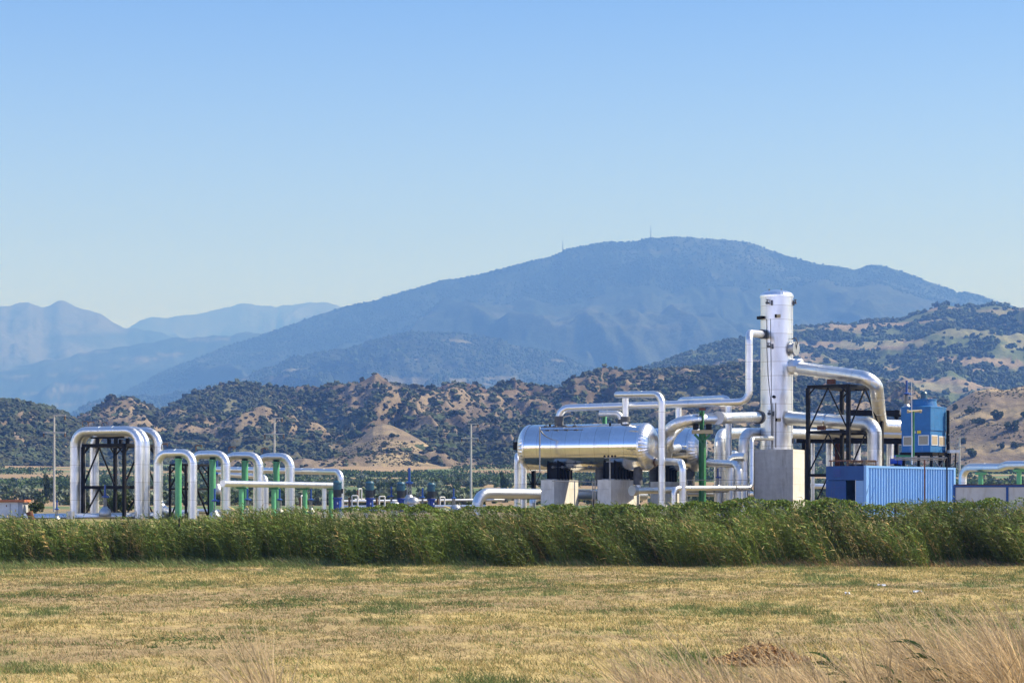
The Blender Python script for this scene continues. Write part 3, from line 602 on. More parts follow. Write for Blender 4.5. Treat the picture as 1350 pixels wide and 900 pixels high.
CR = [('right_hill', 1236, 404, 11, 'tree standing highest on the skyline above the cooling tower'), ('right_hill', 1250, 403, 9, 'skyline tree just right of the highest one'),
      ('right_hill', 1204, 420, 10, 'round tree on the left part of the right hill skyline'), ('right_hill', 1326, 403, 7, 'small tree on the skyline near the right edge of the photo'),
      ('right_hill', 928, 460, 8, 'dark tree on the skyline left of the tall column')]
for k_, (ly, px_, py_, dp, lb) in enumerate(CR):
    p = surf(ly, px_, 300); r_ = dp / 2 / F * p[1]
    bush(p - A3([0, 0, 0.3 * r_]), r_, lb, 'tree', 'tree', k_, zs=1.15)
# trees on the plain behind the plant
def gp(px, D): return A3([X(px, D), D, float(gz(D))])
bush(gp(161, 128), 0.85, 'round green bush behind the legs of the tallest silver loop', mesh=CROWN_FINE, zs=1.25)
bush(gp(148, 132), 0.6, 'smaller bush left of the round one under the tallest loop', mesh=CROWN_FINE, zs=1.2, rz=2)
bush(gp(46, 125), 0.62, 'dusty bush between the kiosk and the left power pole', mesh=CROWN_FINE, zs=1.0, rz=1)
bush(gp(116, 130), 0.55, 'pale bush seen through the left bay of the tallest loop', mesh=CROWN_FINE, zs=1.0, rz=3)
bush(gp(627, 140), 0.75, 'bush behind the low silver pipe elbow', mesh=CROWN_FINE, zs=0.9, rz=4)
bush(gp(502, 140), 0.7, 'bush behind the blue pumps', mesh=CROWN_FINE, zs=1.1, rz=5)
for px_, D_, h_, lb in ((62, 330, 3.9, 'slender dark cypress left of the left power pole'), (663, 420, 4.2, 'slender cypress in the orchard left of the tank')):
    t = thing('cypress_tree', lb, 'tree', gp(px_, D_))
    o = link('crown', CROWN[3], t); o.scale = (h_ * 0.2, h_ * 0.2, h_ * 0.62); o.location = (0, 0, 0.2); o = link('trunk', TRM, t); o.scale = (h_ * 0.3, h_ * 0.3, h_ * 0.4)

# ------------------------------------------------------------------ the plant
def base(p): return A3([p[0], p[1], ZG])
def pipe(name, label, cat, pts, r, bend=None, m='cladding', group=None, seam=1.0, n=20, es=6):
    o = MB().tube(pts, r, bend, n, seam, es).build(name, m); return tag(o, label, cat, group)
# --- expansion loops on the left
def loop_group(pxl, pxr, ytop, D, rpx, offs, labels, group, name='pipe_loop', shift=0.0):
    r = rpx * D / F; out = []
    pr = P(pxr, ytop + rpx, D); ztop = pr[2]
    span = (X(pxr, D) - X(pxl, D)); 
    # left leg lies on the grid line through the right leg
    a = pr.copy(); k = 0
    for _ in range(30):
        l = a - GX * k; px = l[0] / l[1] * F + 675
        k += (px - pxl) * D / F / GX[0]
    l = a - GX * k
    for j, off in enumerate(offs):
        A = l + GY * off - GX * shift * j; B = a + GY * off - GX * shift * j
        root = thing('pipe_loop', labels[j], 'pipe', base(A), group)
        lo = ZG - 0.3
        tail = [(B[0], B[1], ZG + r * 1.1), tuple(B[:2] + GX[:2] * r * 5) + (ZG + r * 1.1,)] if name == 'tall' and j == len(offs) - 1 else [(B[0], B[1], lo)]
        MB().tube([(A[0], A[1], lo), (A[0], A[1], ztop), (B[0], B[1], ztop)] + tail, r, r * (3.2 if name == 'tall' else 2.9), 22, 0.9).build('cladding_pipe', 'cladding', root)
        q = A + (B - A) * 0.12 + UP * r
        MB().tube([q, q + UP * 0.28, q + UP * 0.28 + GX * 0.34, q + UP * 0.16 + GX * 0.34], 0.018, 0.03, 8, 0).build('vent_line', 'brown_paint', root)
        out.append((root, A, B))
    return out, r, ztop
big, rb_, zt = loop_group(98.5, 183.5, 561, 104, 6.2, (0, 0.55, 1.75),
    ['tallest silver pipe loop on the left, nearest of the three', 'tallest silver pipe loop on the left, middle of the three', 'tallest silver pipe loop on the left, rearmost of the three'], 'tall silver pipe loops', 'tall')
SM = []
for k_, (a_, b_, y_, d_, nm) in enumerate([(208, 254.5, 591.5, 100, 'first'), (253.5, 298.5, 593.2, 103, 'second'), (297.5, 342, 595, 106, 'third'), (341, 383.5, 596.6, 109, 'fourth')]):
    g_, r_, z_ = loop_group(a_, b_, y_, d_, 5.4 - k_ * 0.12, (0, 1.25), [f'front silver arch of the {nm} small pipe loop from the left', f'rear silver arch of the {nm} small pipe loop from the left'], 'small silver pipe loops', 'small', 0.86)
    SM.append((g_, r_, z_))
def steel_tower(name, label, A, L, W, ztop, mids, post=0.16, beam=0.16, zb=ZG - 0.05, m='black_steel', braces=(1, 3), blocks=(), ang=AL):
    GX = A3([math.cos(ang), -math.sin(ang), 0.0]); GY = A3([math.sin(ang), math.cos(ang), 0.0])
    """four posts on the grid, A = front left corner"""
    A = A3([A[0], A[1], 0.0]); root = thing(name, label, 'support frame', (A[0], A[1], ZG))
    cs = [A, A + GX * L, A + GX * L + GY * W, A + GY * W]
    for c_ in cs: MB().box(c_ + UP * (zb + ztop - beam) / 2, (post, post, ztop - beam - zb), -ang).build('post', m, root)
    levels = [ztop] + list(mids)
    for zz in levels:
        for i in range(4):
            MB().bar(cs[i] + UP * (zz - beam / 2), cs[(i + 1) % 4] + UP * (zz - beam / 2), beam * 0.8, beam).build('beam', m, root)
        if zz == ztop:
            for f_ in (0.35, 0.7): MB().ibeam(cs[0] + GX * L * f_ + UP * (zz - beam / 2 + 0.004), cs[3] + GX * L * f_ + UP * (zz - beam / 2 + 0.004), beam * 0.7, beam).build('beam', m, root)
    if braces:
        lv = sorted(levels + [zb], reverse=True)
        for i in braces:
            p, q = cs[i], cs[(i + 1) % 4]; mid = (p + q) / 2
            for hi, lo_ in zip(lv[:-1], lv[1:]):
                for e in (p, q):
                    MB().bar(mid + UP * (hi - beam), e + (mid - e) * 0.04 + UP * (lo_ + 0.05), 0.075, 0.06).build('brace', m, root)
        for c_ in cs:
            for d_ in (GX, -GX, GY, -GY):
                e = c_ + d_ * 0.42
                if any(np.linalg.norm(e - k) < min(L, W) * 1.2 and abs(((e - c_) @ (k - c_))) > 0.01 and ((e - c_) @ (k - c_)) > 0 and np.linalg.norm(np.cross((e - c_), (k - c_))) < 0.01 for k in cs):
                    MB().bar(c_ + UP * (ztop - beam - 0.42), e + UP * (ztop - beam + 0.01), 0.05, 0.07).build('knee_brace', m, root)
    return root, cs
tl = big[0][1]
FA = A3([X(102.5, 104.5), 105.8, 0]); 
ft, fcs = steel_tower('steel_tower', 'black steel frame inside the tallest silver loop', FA, 2.62, 2.9, Z(584.5, 105), [Z(640, 105)])
for i_ in range(3):
    for f_ in (0.35, 0.8):
        c_ = fcs[0] + GX * 2.62 * f_ + GY * (0.0 + i_ * 1.05); MB().box(c_ + UP * (Z(584.5, 105) + 0.15), (0.16, 0.14, 0.30), -AL).build('pipe_shoe', 'black_steel', ft)
MB().ibeam(fcs[0] + GX * 0.5 + UP * (Z(584.5, 105) + 0.32), fcs[1] + UP * (Z(584.5, 105) + 0.32), 0.1, 0.1).build('beam', 'black_steel', ft)
ft2, _ = steel_tower('steel_tower', 'black steel frame behind the green post of the first small loop', A3([X(222, 104), 104.5, 0]), 0.98, 2.2, Z(611, 104), [Z(643, 104)], 0.1, 0.1)
# --- green posts under the small loops
def tpost(name, label, p, ztop, r, cap, m='green_paint', group=None):
    root = thing(name, label, 'support post', (p[0], p[1], ZG), group)
    b0 = A3([p[0], p[1], 0])
    MB().cyl(b0 + UP * (ZG - 0.2), b0 + UP * (ztop - 0.07), r, n=20).build('post', m, root)
    MB().cyl(b0 + UP * (ztop - 0.07), b0 + UP * ztop, r * 1.28, n=20).build('head_plate', m, root)
    MB().box(b0 + UP * (ztop + cap / 2), (r * 1.3, r * 1.3, cap), -AL).build('pipe_shoe', 'black_steel', root)
    return root
for k_, (px_, y_, d_, nm) in enumerate([(235.5, 603, 100.5, 'first'), (280.5, 604.5, 103.5, 'second'), (323, 606.3, 106.5, 'third'), (364.3, 607.8, 109.5, 'fourth')]):
    g_, r_, z_ = SM[k_]; mid = (g_[0][1] + g_[0][2]) / 2; f_ = (X(px_, mid[1]) - mid[0]) / GX[0]; q = mid + GX * f_
    tpost('pipe_support_post', f'tall green post under the {nm} small silver loop from the left', q, z_ - r_ - 0.06, 4.3 * q[1] / F, 0.07, group='green posts under the small loops')
# --- low pair of straight pipes
lo1 = thing('silver_pipe', 'low straight silver pipe with blunt left end in front of the loops', 'pipe', base(P(293, 637, 97)))
MB().tube([P(293.5, 637.2, 97), P(441, 639.6, 107)], 4.3 * 97 / F, None, 24, 1.1).build('cladding_pipe', 'cladding', lo1)
a_ = P(293.5, 637.2, 97); b_ = P(441, 639.6, 107); dd = (b_ - a_) / np.linalg.norm(b_ - a_)
MB().cyl(a_ - dd * 0.012, a_ + dd * 0.05, 4.55 * 97 / F, n=24).build('end_cap', 'cladding', lo1)
MB().tube([P(427.5, 641, 106.3), P(427.5, 641, 106.3) * A3([1, 1, 0]) + UP * (ZG - 0.2)], 0.125, None, 16, 0.8).build('cladding_pipe', 'cladding', lo1)
pipe('silver_pipe', 'long upper silver pipe bending down behind the teal motor', 'pipe', [P(287, 618.5, 116), P(449.5, 621.8, 109), A3([X(449.5, 109), 109, ZG - 0.2])], 4.1 * 109 / F, 0.42)
pipe('silver_pipe', 'short silver pipe bending down between the third and fourth loops', 'pipe', [P(290, 624.5, 117), P(350.5, 628.5, 114.5), A3([X(350.5, 114.5), 114.5, ZG - 0.2])], 3.6 * 114 / F, 0.36)
for k_, (px_, nm) in enumerate([(318, 'leftmost'), (360.8, 'second'), (402, 'third'), (436.2, 'rightmost')]):
    t_ = (px_ - 293.5) / (441 - 293.5); c0 = a_ + (b_ - a_) * t_; f_ = (X(px_, c0[1]) - c0[0]); c0 = c0 + A3([f_, 0, 0])
    root = thing('pipe_support_post', f'{nm} short green T post under the low straight pipe', 'support post', (c0[0], c0[1], ZG), 'short green posts under the low pipe'); zt_ = Z(637.2 + t_ * 2.4, c0[1]) - 4.3 * 97 / F
    MB().cyl(A3([c0[0], c0[1], ZG - 0.2]), A3([c0[0], c0[1], zt_ - 0.10]), 0.12, n=16).build('post', 'green_paint', root)
    MB().box((c0[0], c0[1], zt_ - 0.05), (0.5, 0.22, 0.07), 0.15).build('head_plate', 'dark_green_paint', root)
# --- gate valves with blue rising stems (one kind, copied)
vp = thing('gate_valve', '', 'valve', (0, 0, 0), 'blue stemmed gate valves')
ORG[vp.name] = np.zeros(3)
MB().cyl((0, 0, 0.92), (0, 0, 1.50), 0.055, n=12).build('stem_cover', 'valve_blue', vp)
MB().rev([(0, 0.05), (0.3, 0.17), (0.7, 0.17), (1, 0.08)], (0, 0, 0.80), (0, 0, 0.93), 16).box((0.0, -0.17, 0.86), (0.13, 0.14, 0.1)).build('gearbox', 'valve_blue', vp)
for sx in (-1, 1): MB().bar((sx * 0.09, 0, 0.36), (sx * 0.075, 0, 0.82), 0.045, 0.06).build('yoke', 'grey_steel', vp)
MB().cyl((0, 0, 0.36), (0, 0, 0.82), 0.025, n=8).build('stem', 'grey_steel', vp)
mb = MB().smoothrev([(0, 0.30), (0.15, 0.33), (0.45, 0.32), (0.7, 0.25), (0.88, 0.14), (1, 0.12), (1.0, 0.0)], (0, 0, -0.15), (0, 0, 0.37), 18); mb.build('insulated_body', 'dull_cladding', vp)
vp.rotation_euler = (0, 0, 0.3)
VAL = [(75, 659, 103, 0.72, 'small blue stemmed valve beside the foot of the left power pole'),
       (138.5, 638.5, 104, 1.0, 'blue stemmed valve on a silver dome inside the tallest loop'),
       (283, 643.5, 98, 0.95, 'blue stemmed valve in front of the second tall green post'),
       (326, 643.5, 103, 0.9, 'blue stemmed valve behind the leftmost short green post'),
       (368.5, 644, 105, 0.9, 'blue stemmed valve right of the fourth tall green post'),
       (410, 644.5, 108, 0.9, 'blue stemmed valve left of the first teal motor'),
       (516, 641, 108, 0.85, 'blue stemmed valve left of the second pair of teal motors'),
       (557, 642.5, 110, 0.85, 'thin blue stemmed valve just left of the last teal motor'),
       (598, 643.5, 112, 0.85, 'blue stemmed valve between the last motor and the silver elbow'),
       (539.5, 616.5, 114, 1.35, 'tallest blue stemmed valve rising behind the pumps'),
       (286, 607, 118, 1.2, 'blue valve stem half hidden behind the second tall green post')]
for k_, (px_, yt_, d_, sc_, lb) in enumerate(VAL):
    loc = A3([X(px_, d_), d_, Z(yt_, d_) - 1.5 * sc_]); 
    if k_ == 0: vp.location = loc; vp.scale = (sc_,) * 3; vp['label'] = lb
    else: dup(vp, loc, lb, sc_, rz=0.3 + k_ * 0.7)
# plinth pipes that carry the valves
low = thing('header_pipe', 'low silver header pipe along the hedge under the left loops', 'pipe', base(P(30, 683, 103)))
MB().tube([P(31, 682, 103.5), P(262, 679, 106)], 0.2, None, 20, 1.2).build('cladding_pipe', 'cladding', low)
MB().cyl(P(93, 674, 102.5) * A3([1, 1, 0]) + UP * 1.3, P(93, 673.5, 102.5), 0.21, n=20).build('valve_chamber', 'dull_cladding', low)
pipe('header_pipe', 'second low silver header pipe behind the left loops', 'pipe', [P(100, 686, 108), P(262, 673.5, 110), P(300, 675, 110)], 0.14, seam=1.2)
pipe('header_pipe', 'thin silver header pipe at the feet of the pumps', 'pipe', [P(452, 668, 112), P(640, 667, 113)], 0.09, seam=1.5)
pipe('header_pipe', 'thin silver pipe running behind the pumps', 'pipe', [P(452, 660.5, 118), P(665, 658.5, 122)], 0.08, seam=1.5)
# --- vertical pumps
pp = thing('vertical_pump', '', 'pump', (0, 0, 0), 'teal and blue vertical pumps'); ORG[pp.name] = np.zeros(3)
def ribbed(k, t): return 1.0 if k % 2 else 0.94
MB().rev([(0, 0.225), (1, 0.225)], (0, 0, 1.12), (0, 0, 1.42), 48, True, False, ribbed).build('motor', 'motor_teal', pp)
MB().rev([(0, 0.235), (0.1, 0.215), (1, 0.215)], (0, 0, 0.72), (0, 0, 1.12), 48, True, False, ribbed).build('motor_housing', 'motor_black', pp)
MB().rev([(0, 0.215), (0.12, 0.235), (0.5, 0.235), (1, 0.16)], (0, 0, 1.42), (0, 0, 1.60), 24).build('fan_cover', 'motor_teal', pp)
MB().box((0.23, 0, 1.05), (0.12, 0.2, 0.24)).build('terminal_box', 'motor_black', pp)
MB().rev([(0, 0.20), (0.04, 0.26), (0.1, 0.26), (0.12, 0.19), (0.85, 0.19), (0.88, 0.25), (1, 0.25)], (0, 0, 0.0), (0, 0, 0.72), 20).build('pedestal', 'blue_paint', pp)
for an_ in range(4): MB().bar((0.2 * math.cos(an_ * 1.57 + .5), 0.2 * math.sin(an_ * 1.57 + .5), 0.1), (0.2 * math.cos(an_ * 1.57 + .5), 0.2 * math.sin(an_ * 1.57 + .5), 0.64), 0.04, 0.05).build('rib', 'valve_blue', pp)
MB().box((0.02, -0.235, 0.42), (0.06, 0.01, 0.10)).build('name_plate', 'white_paint', pp)
for k_, (px_, y_, d_, nm) in enumerate([(445, 633, 103, 'teal motored pump at the end of the low straight pipe, leftmost of four'), (487.5, 634, 105, 'second teal motored pump from the left'), (528.5, 635, 108, 'third teal motored pump from the left, partly behind a vine'), (568.5, 636, 111, 'rightmost teal motored pump')]):
    loc = A3([X(px_, d_), d_, Z(y_, d_) - 1.60]); sc_ = 1.0
    if k_ == 0: pp.location = loc; pp['label'] = nm
    else: dup(pp, loc, nm, 1.0, rz=0.2 * k_)
# small risers with brown valves next to the pumps
rp = thing('riser_pipe', '', 'pipe', (0, 0, 0), 'small white risers beside the pumps'); ORG[rp.name] = np.zeros(3)
MB().tube([(0, 0, 0), (0, 0, 0.85), (0.32, 0, 0.85), (0.32, 0, 0)], 0.045, 0.06, 10, 0).build('pipe', 'white_paint', rp)
MB().cyl((-0.14, 0, 0.2), (-0.14, 0, 0.75), 0.07, n=12).build('valve_body', 'brown_paint', rp)
MB().cyl((-0.4, 0.05, 0.06), (0.7, 0.05, 0.06), 0.05, n=10).build('foot_pipe', 'white_paint', rp)
for k_, (px_, y_, d_, lb) in enumerate([(464, 652, 112, 'white riser just right of the leftmost pump'), (500, 653, 112, 'white riser with brown valve right of the second pump'), (580, 654, 114, 'white riser with brown valve right of the rightmost pump'), (473, 643, 150, 'distant white riser above the leftmost riser'), (397, 652, 118, 'white riser behind the third short green post')]):
    loc = A3([X(px_, d_), d_, Z(y_, d_) - 0.9])
    if k_ == 0: rp.location = loc; rp['label'] = lb
    else: dup(rp, loc, lb, 1.0, rz=0.3 * k_)
for px_, y_, d_, r_, lb in ((483, 671, 106, 0.22, 'round white insulated valve body left of the second pump'), (520, 668, 107, 0.36, 'large white insulated dome left of the third pump'), (545, 662, 113, 0.36, 'white insulated dome under the tallest blue valve'), (601, 671, 111, 0.3, 'white insulated dome under the last blue valve')):
    mb = MB(); c_ = P(px_, y_, d_); mb.blob(c_, (r_, r_, r_ * 0.9), 14, 0.03); mb.cyl(c_ - UP * r_ * 2, c_, r_ * 0.7, n=16); tag(mb.build('insulated_valve_body', 'dull_cladding'), lb, 'valve body')
# --- kiosk, rusty stub
kd = 106; k0 = A3([X(6, kd), kd, 0]); rt = thing('equipment_kiosk', 'white equipment kiosk with flat orange roof at the left edge', 'kiosk', (k0[0], k0[1], ZG))
zt_ = Z(661.5, kd); ka = 0.0
MB().box((X(5, kd), kd + 0.6, (zt_ + ZG) / 2), (X(24, kd) - X(-14, kd), 1.2, zt_ - ZG)).build('wall', 'white_paint', rt)
MB().box((X(26.8, kd), kd + 0.62, (zt_ + ZG) / 2 - 0.01), (X(29.8, kd) - X(24.1, kd), 1.18, zt_ - ZG - 0.02)).build('side_panel', 'off_white_panel', rt)
MB().box((X(8.5, kd), kd + 0.6, zt_ + 0.06), (X(33, kd) - X(-16, kd), 1.45, 0.13)).build('roof', 'orange_roof', rt)
MB().box((X(13.5, kd), kd - 0.012, zt_ - 0.42), (0.03, 0.012, 0.7)).build('door_edge', 'grey_steel', rt)
MB().box((X(8.5, kd), kd - 0.012, zt_ - 0.2), (0.05, 0.012, 0.10)).build('door_handle', 'rust', rt)
MB().add([(X(19.4, kd), kd - 0.02, zt_ - 0.50), (X(21.6, kd), kd - 0.02, zt_ - 0.50), (X(20.5, kd), kd - 0.02, zt_ - 0.38), (X(19.4, kd), kd - 0.005, zt_ - 0.50), (X(21.6, kd), kd - 0.005, zt_ - 0.50), (X(20.5, kd), kd - 0.005, zt_ - 0.38)], [(0, 1, 2), (5, 4, 3), (0, 3, 4, 1), (1, 4, 5, 2), (2, 5, 3, 0)]).build('warning_sign', 'yellow_sign', rt)
tag(MB().rev([(0, 0.15), (0.85, 0.16), (0.86, 0.175), (1, 0.175)], P(43, 687, 101), P(38.5, 674.5, 101), 18).build('rusty_pipe_stub', 'rust'), 'rusty brown pipe stub leaning out of the hedge by the kiosk', 'pipe stub')
# --- power poles
def pole(px, ytop, yarm, D, arms_t, arms_l, label, name='power_pole', s=1.0):
    root = thing(name, label, 'power pole', gp(px, D), 'concrete power poles'); x = X(px, D); r = 1.35 * D / F * s; zb = float(gz(D)) - 0.3
    MB().rev([(0, r * 1.25), (1, r * 0.8)], (x, D, zb), (x, D, Z(ytop, D)), 14).build('pole', 'pole_concrete', root)
    for (l, rr), yy in ((arms_t, ytop + 0.5), (arms_l, yarm)):
        zz = Z(yy, D); arm = MB().bar((X(l, D), D - r, zz), (X(rr, D), D - r, zz), 0.10, 0.09).build('crossarm', 'pole_concrete', root)
        for e in ((l, rr) if yy == yarm else (rr,)):
            xe = X(e, D) + (0.06 if e == l else -0.06)
            mb = MB().rev([(0, 0.02), (0.15, 0.02), (0.2, 0.07), (0.35, 0.07), (0.4, 0.03), (0.5, 0.075), (0.65, 0.075), (0.7, 0.03), (0.8, 0.07), (0.95, 0.07), (1, 0.02)], (xe, D - r, zz), (xe, D - r, zz - 0.34), 10); mb.build('insulator', 'brown_paint', arm)
    return root
pole(71.5, 547, 570, 150, (70, 87), (57, 87), 'concrete power pole left of the tallest silver loop')
pole(361.8, 550.5, 572, 165, (359, 373), (348.5, 375), 'concrete power pole rising behind the third small loop')
pole(621, 558, 577.5, 185, (617, 631), (608, 631), 'concrete power pole between the last pump and the silver tank')
pole(1265, 576, 589, 290, (1263, 1273), (1258, 1273), 'far power pole beside the cooling tower railing')
def wires():
    poles_ = [((87, 574), (57, 574), 150), ((375, 576), (348.5, 576), 165), ((631, 581), (608, 581), 185)]
    for i, lb in ((0, 'front power line strung between the concrete poles'), (1, 'rear power line strung between the concrete poles')):
        mb = MB(); pr = [P(-200 if i == 0 else -220, 568, 140)] + [P(*q[i], q[2]) for q in poles_] + [P(960, 590, 215)]
        for a, b in zip(pr[:-1], pr[1:]):
            pts = [a + (b - a) * t - UP * 0.5 * 4 * t * (1 - t) for t in np.linspace(0, 1, 9)]
            mb.tube(pts, 0.010, 0.01, 5, 0)
        tag(mb.build('power_line', 'wire'), lb, 'power line')
wires()

# --- tanks
def tank(prefix_label, C, Rr, Lh, name='steam_separator_tank', group='horizontal silver tanks'):
    """C centre of the axis; Lh half length of the cylinder"""
    root = thing(name, prefix_label, 'tank', (C[0], C[1], ZG), group)
    a = C - GX * Lh; b = C + GX * Lh; mb = MB(); n = 9; L = 2 * Lh
    prof = [(0, Rr)]
    for i in range(1, n):
        t = i / n; prof += [(t - 0.002, Rr), (t - 0.002, Rr + 0.004), (t + 0.002, Rr + 0.004), (t + 0.002, Rr)]
    prof.append((1, Rr)); mb.rev(prof, a, b, 72, False).build('shell', 'tank_cladding', root)
    for s_, e in ((-1, a), (1, b)):
        cap = MB(); dep = 0.62; pr = [(math.sin(th) , Rr * 1.012 * math.cos(th)) for th in np.linspace(0, 1.45, 9)]
        e0 = e + GX * s_ * 0.002
        cap.rev([(t, r) for t, r in pr] , e0, e0 + GX * s_ * dep, 88, False, False, lambda k, t: 1 + (0.009 if k % 2 else -0.006) * (1 - t * 0.5))
        cap.cyl(e - GX * s_ * 0.10, e + GX * s_ * 0.02, Rr * 1.014, n=72, caps=False); cap.cyl(e0 + GX * s_ * dep * 0.985, e0 + GX * s_ * (dep + 0.02), Rr * 0.14, n=20)
        cap.build('end_cap', 'cap_cladding', root)
    return root, a, b
C1 = P(770, 589.3, 109.5) + GX * 0.22; R1 = 30.4 * 109.5 / F; LH1 = 3.40
t1, ta, tb = tank('large mirror bright horizontal tank in front, on two concrete piers', C1, R1, LH1)
def on_top(root_c, s, ang=0.0, R=R1, C=C1):  # point on the shell at axial offset s, angle from the top toward the camera
    n = UP * math.cos(ang) - GY * math.sin(ang); return C + GX * s + n * R, n
# saddles and piers
def pier(Cc, s, Lw, Wd, ztop, label):
    c_ = Cc + GX * s; o = MB().box((c_[0], c_[1], (ztop + 1.2) / 2), (Wd, Lw, ztop - 1.2), -AL).build('concrete_pier', 'concrete'); tag(o, label, 'pier', 'concrete piers under the tanks'); return c_
zp = Z(632.3, 108)
def sax(C, px):   # axial offset whose projection is px
    s = 0
    for _ in range(20):
        q = C + GX * s; s += (px - (q[0] / q[1] * F + 675)) * q[1] / F / GX[0]
    return s
s1 = sax(C1, 738); s2 = sax(C1, 812); 
for s_, lb in ((s1, 'concrete pier under the left end of the front tank'), (s2, 'concrete pier under the right end of the front tank')):
    c_ = pier(C1, s_, 3.5, 0.78, zp, lb)
    for off in (-0.9, -0.45, 0, 0.45, 0.9):
        yv = abs(off); zt_ = C1[2] - math.sqrt(max(R1 ** 2 - yv ** 2, 0.05)) + 0.03
        MB().box(c_ * A3([1, 1, 0]) + GY * off + UP * (zp + zt_) / 2, (0.75, 0.05, zt_ - zp), -AL).build('saddle_rib', 'black_steel', t1)
    mb = MB(); pr_ = [(-1.05, 0), (-1.05, 0.95), (-0.5, 0.42), (0, 0.3), (0.5, 0.42), (1.05, 0.95), (1.05, 0)]
    for sx in (-0.3, 0.3):
        vs = []; 
        for e in (-0.012, 0.012):
            for yv in np.linspace(-1.05, 1.05, 13):
                zt_ = C1[2] - math.sqrt(R1 ** 2 - yv ** 2) + 0.03; vs += [c_ * A3([1, 1, 0]) + GX * (sx + e) + GY * yv + UP * zp, c_ * A3([1, 1, 0]) + GX * (sx + e) + GY * yv + UP * zt_]
        fs = []
        for e in (0, 26):
            for j in range(12): fs.append((e + 2 * j, e + 2 * j + 2, e + 2 * j + 3, e + 2 * j + 1))
        mb.add(vs, fs)
    mb.build('saddle', 'black_steel', t1)
    MB().box(c_ * A3([1, 1, 0]) + UP * (zp + 0.03), (0.7, 2.4, 0.05), -AL).build('base_plate', 'grey_steel', t1)
C2 = C1 + GY * 7.4 ; C2 = C2 + GX * 0.1; R2 = R1 * 0.985
t2, t2a, t2b = tank('second silver horizontal tank half hidden behind the first', C2, R2, 3.6)
for px_, lb in ((822, 'concrete pier under the hidden end of the rear tank'), (879, 'concrete pier under the visible end of the rear tank')):
    s_ = sax(C2, px_); c_ = pier(C2, s_, 3.3, 0.8, zp - 0.05, lb)
    for off in (-0.7, -0.25, 0.25, 0.7):
        zt_ = C2[2] - math.sqrt(R2 ** 2 - off ** 2) + 0.03
        MB().box(c_ * A3([1, 1, 0]) + GY * off + UP * (zp - 0.05 + zt_) / 2, (0.75, 0.06, zt_ - zp + 0.05), -AL).build('saddle_rib', 'black_steel', t2)
# lifting lugs, sensor box, valve rail, drain collars on the front tank
for px_ in (729, 808):
    q, n_ = on_top(t1, sax(C1, px_), 0.35); MB().rev([(0, 0.09), (1, 0.09)], q - GX * 0.03 + UP * 0.02, q + GX * 0.03 + UP * 0.02, 14).build('lifting_lug', 'black_steel', t1)
q = C1 - GX * (LH1 + 0.75) + UP * 0.1 - GY * 0.4
MB().box(q, (0.22, 0.22, 0.45), -AL).build('sensor_box', 'black_steel', t1)
MB().tube([q + UP * 0.2, q + UP * 0.45, q + UP * 0.5 + GX * 0.45], 0.025, 0.06, 8, 0).build('sensor_tube', 'grey_steel', t1)
def small_valve(q, m='black_steel', root=None, nm='shut_off_valve', d=UP):
    mb = MB().cyl(q - GX * 0.09, q + GX * 0.09, 0.045, n=10).cyl(q, q + d * 0.14, 0.022, n=8).cyl(q + d * 0.13, q + d * 0.155, 0.075, n=12).cyl(q - GX * 0.10, q - GX * 0.08, 0.07, n=10).cyl(q + GX * 0.08, q + GX * 0.10, 0.07, n=10)
    mb.build(nm, m, root)
q0, n_ = on_top(t1, sax(C1, 719), 0.65); q1, _ = on_top(t1, sax(C1, 775), 0.65); off = n_ * 0.13
rail = thing('valve_rail', 'row of small dark valves on a rail along the top of the front tank', 'valve rail', q0)
MB().cyl(q0 + off, q1 + off, 0.022, n=8).build('rail', 'dark_insulation', rail)
for f_ in (0.16, 0.37, 0.6, 0.83): small_valve(q0 + (q1 - q0) * f_ + off + UP * 0.02, 'dark_insulation', rail)
d_ = q0 + off
dn = A3([d_[0], C1[1] - 1.45, 0]); 
MB().tube([q0 + off, dn + UP * (q0[2] + 0.02), dn + UP * (Z(622, 107))], 0.04, 0.06, 10, 0).build('down_pipe', 'grey_steel', rail)
b0, n_ = on_top(t1, sax(C1, 735), 2.45); b1, _ = on_top(t1, sax(C1, 795), 2.45)
rail2 = thing('valve_rail', 'row of small dark valves under the belly of the front tank', 'valve rail', b0)
MB().cyl(b0 + n_ * 0.16, b1 + n_ * 0.16, 0.022, n=8).build('rail', 'dark_insulation', rail2)
for f_ in (0.06, 0.27, 0.5, 0.85): small_valve(b0 + (b1 - b0) * f_ + n_ * 0.16, 'dark_insulation', rail2, d=-GY)
gs = thing('gauge_stand', 'grey T shaped gauge stand in front of the right pier', 'gauge stand', P(804, 632, 105.8))
MB().cyl(P(804, 631.5, 105.8), P(804, 603, 105.8), 0.035, n=8).box(P(804, 632, 105.8), (0.2, 0.2, 0.04)).build('post', 'grey_steel', gs)
MB().bar(P(797, 603.5, 105.8), P(811, 602.5, 105.8), 0.05).bar(P(799, 608.5, 105.8), P(808, 608, 105.8), 0.04).build('crossbar', 'grey_steel', gs)
for px_ in (797, 802, 807, 811): MB().rev([(0, 0.06), (1, 0.06)], P(px_, 601, 105.85), P(px_, 601, 105.7), 12).build('gauge', 'black_steel', gs)
def collar(a, b, r, root=None, m='dark_insulation', name='collar'): return MB().rev([(0, r * 0.96), (0.1, r), (0.45, r * 0.97), (0.5, r), (0.9, r), (1, r * 0.95)], a, b, 20).build(name, m, root)
for px_, w_ in ((791, 0.26), (841, 0.25)):
    q = C1 + GX * sax(C1, px_) - UP * R1 * 0.97 ; 
    collar(q - UP * 0.85, q + UP * 0.05, w_, t1, name='drain_collar'); MB().rev([(0, w_ * 1.2), (1, w_ * 1.2)], q - UP * 0.5, q - UP * 0.42, 20).build('drain_flange', 'dark_insulation', t1)
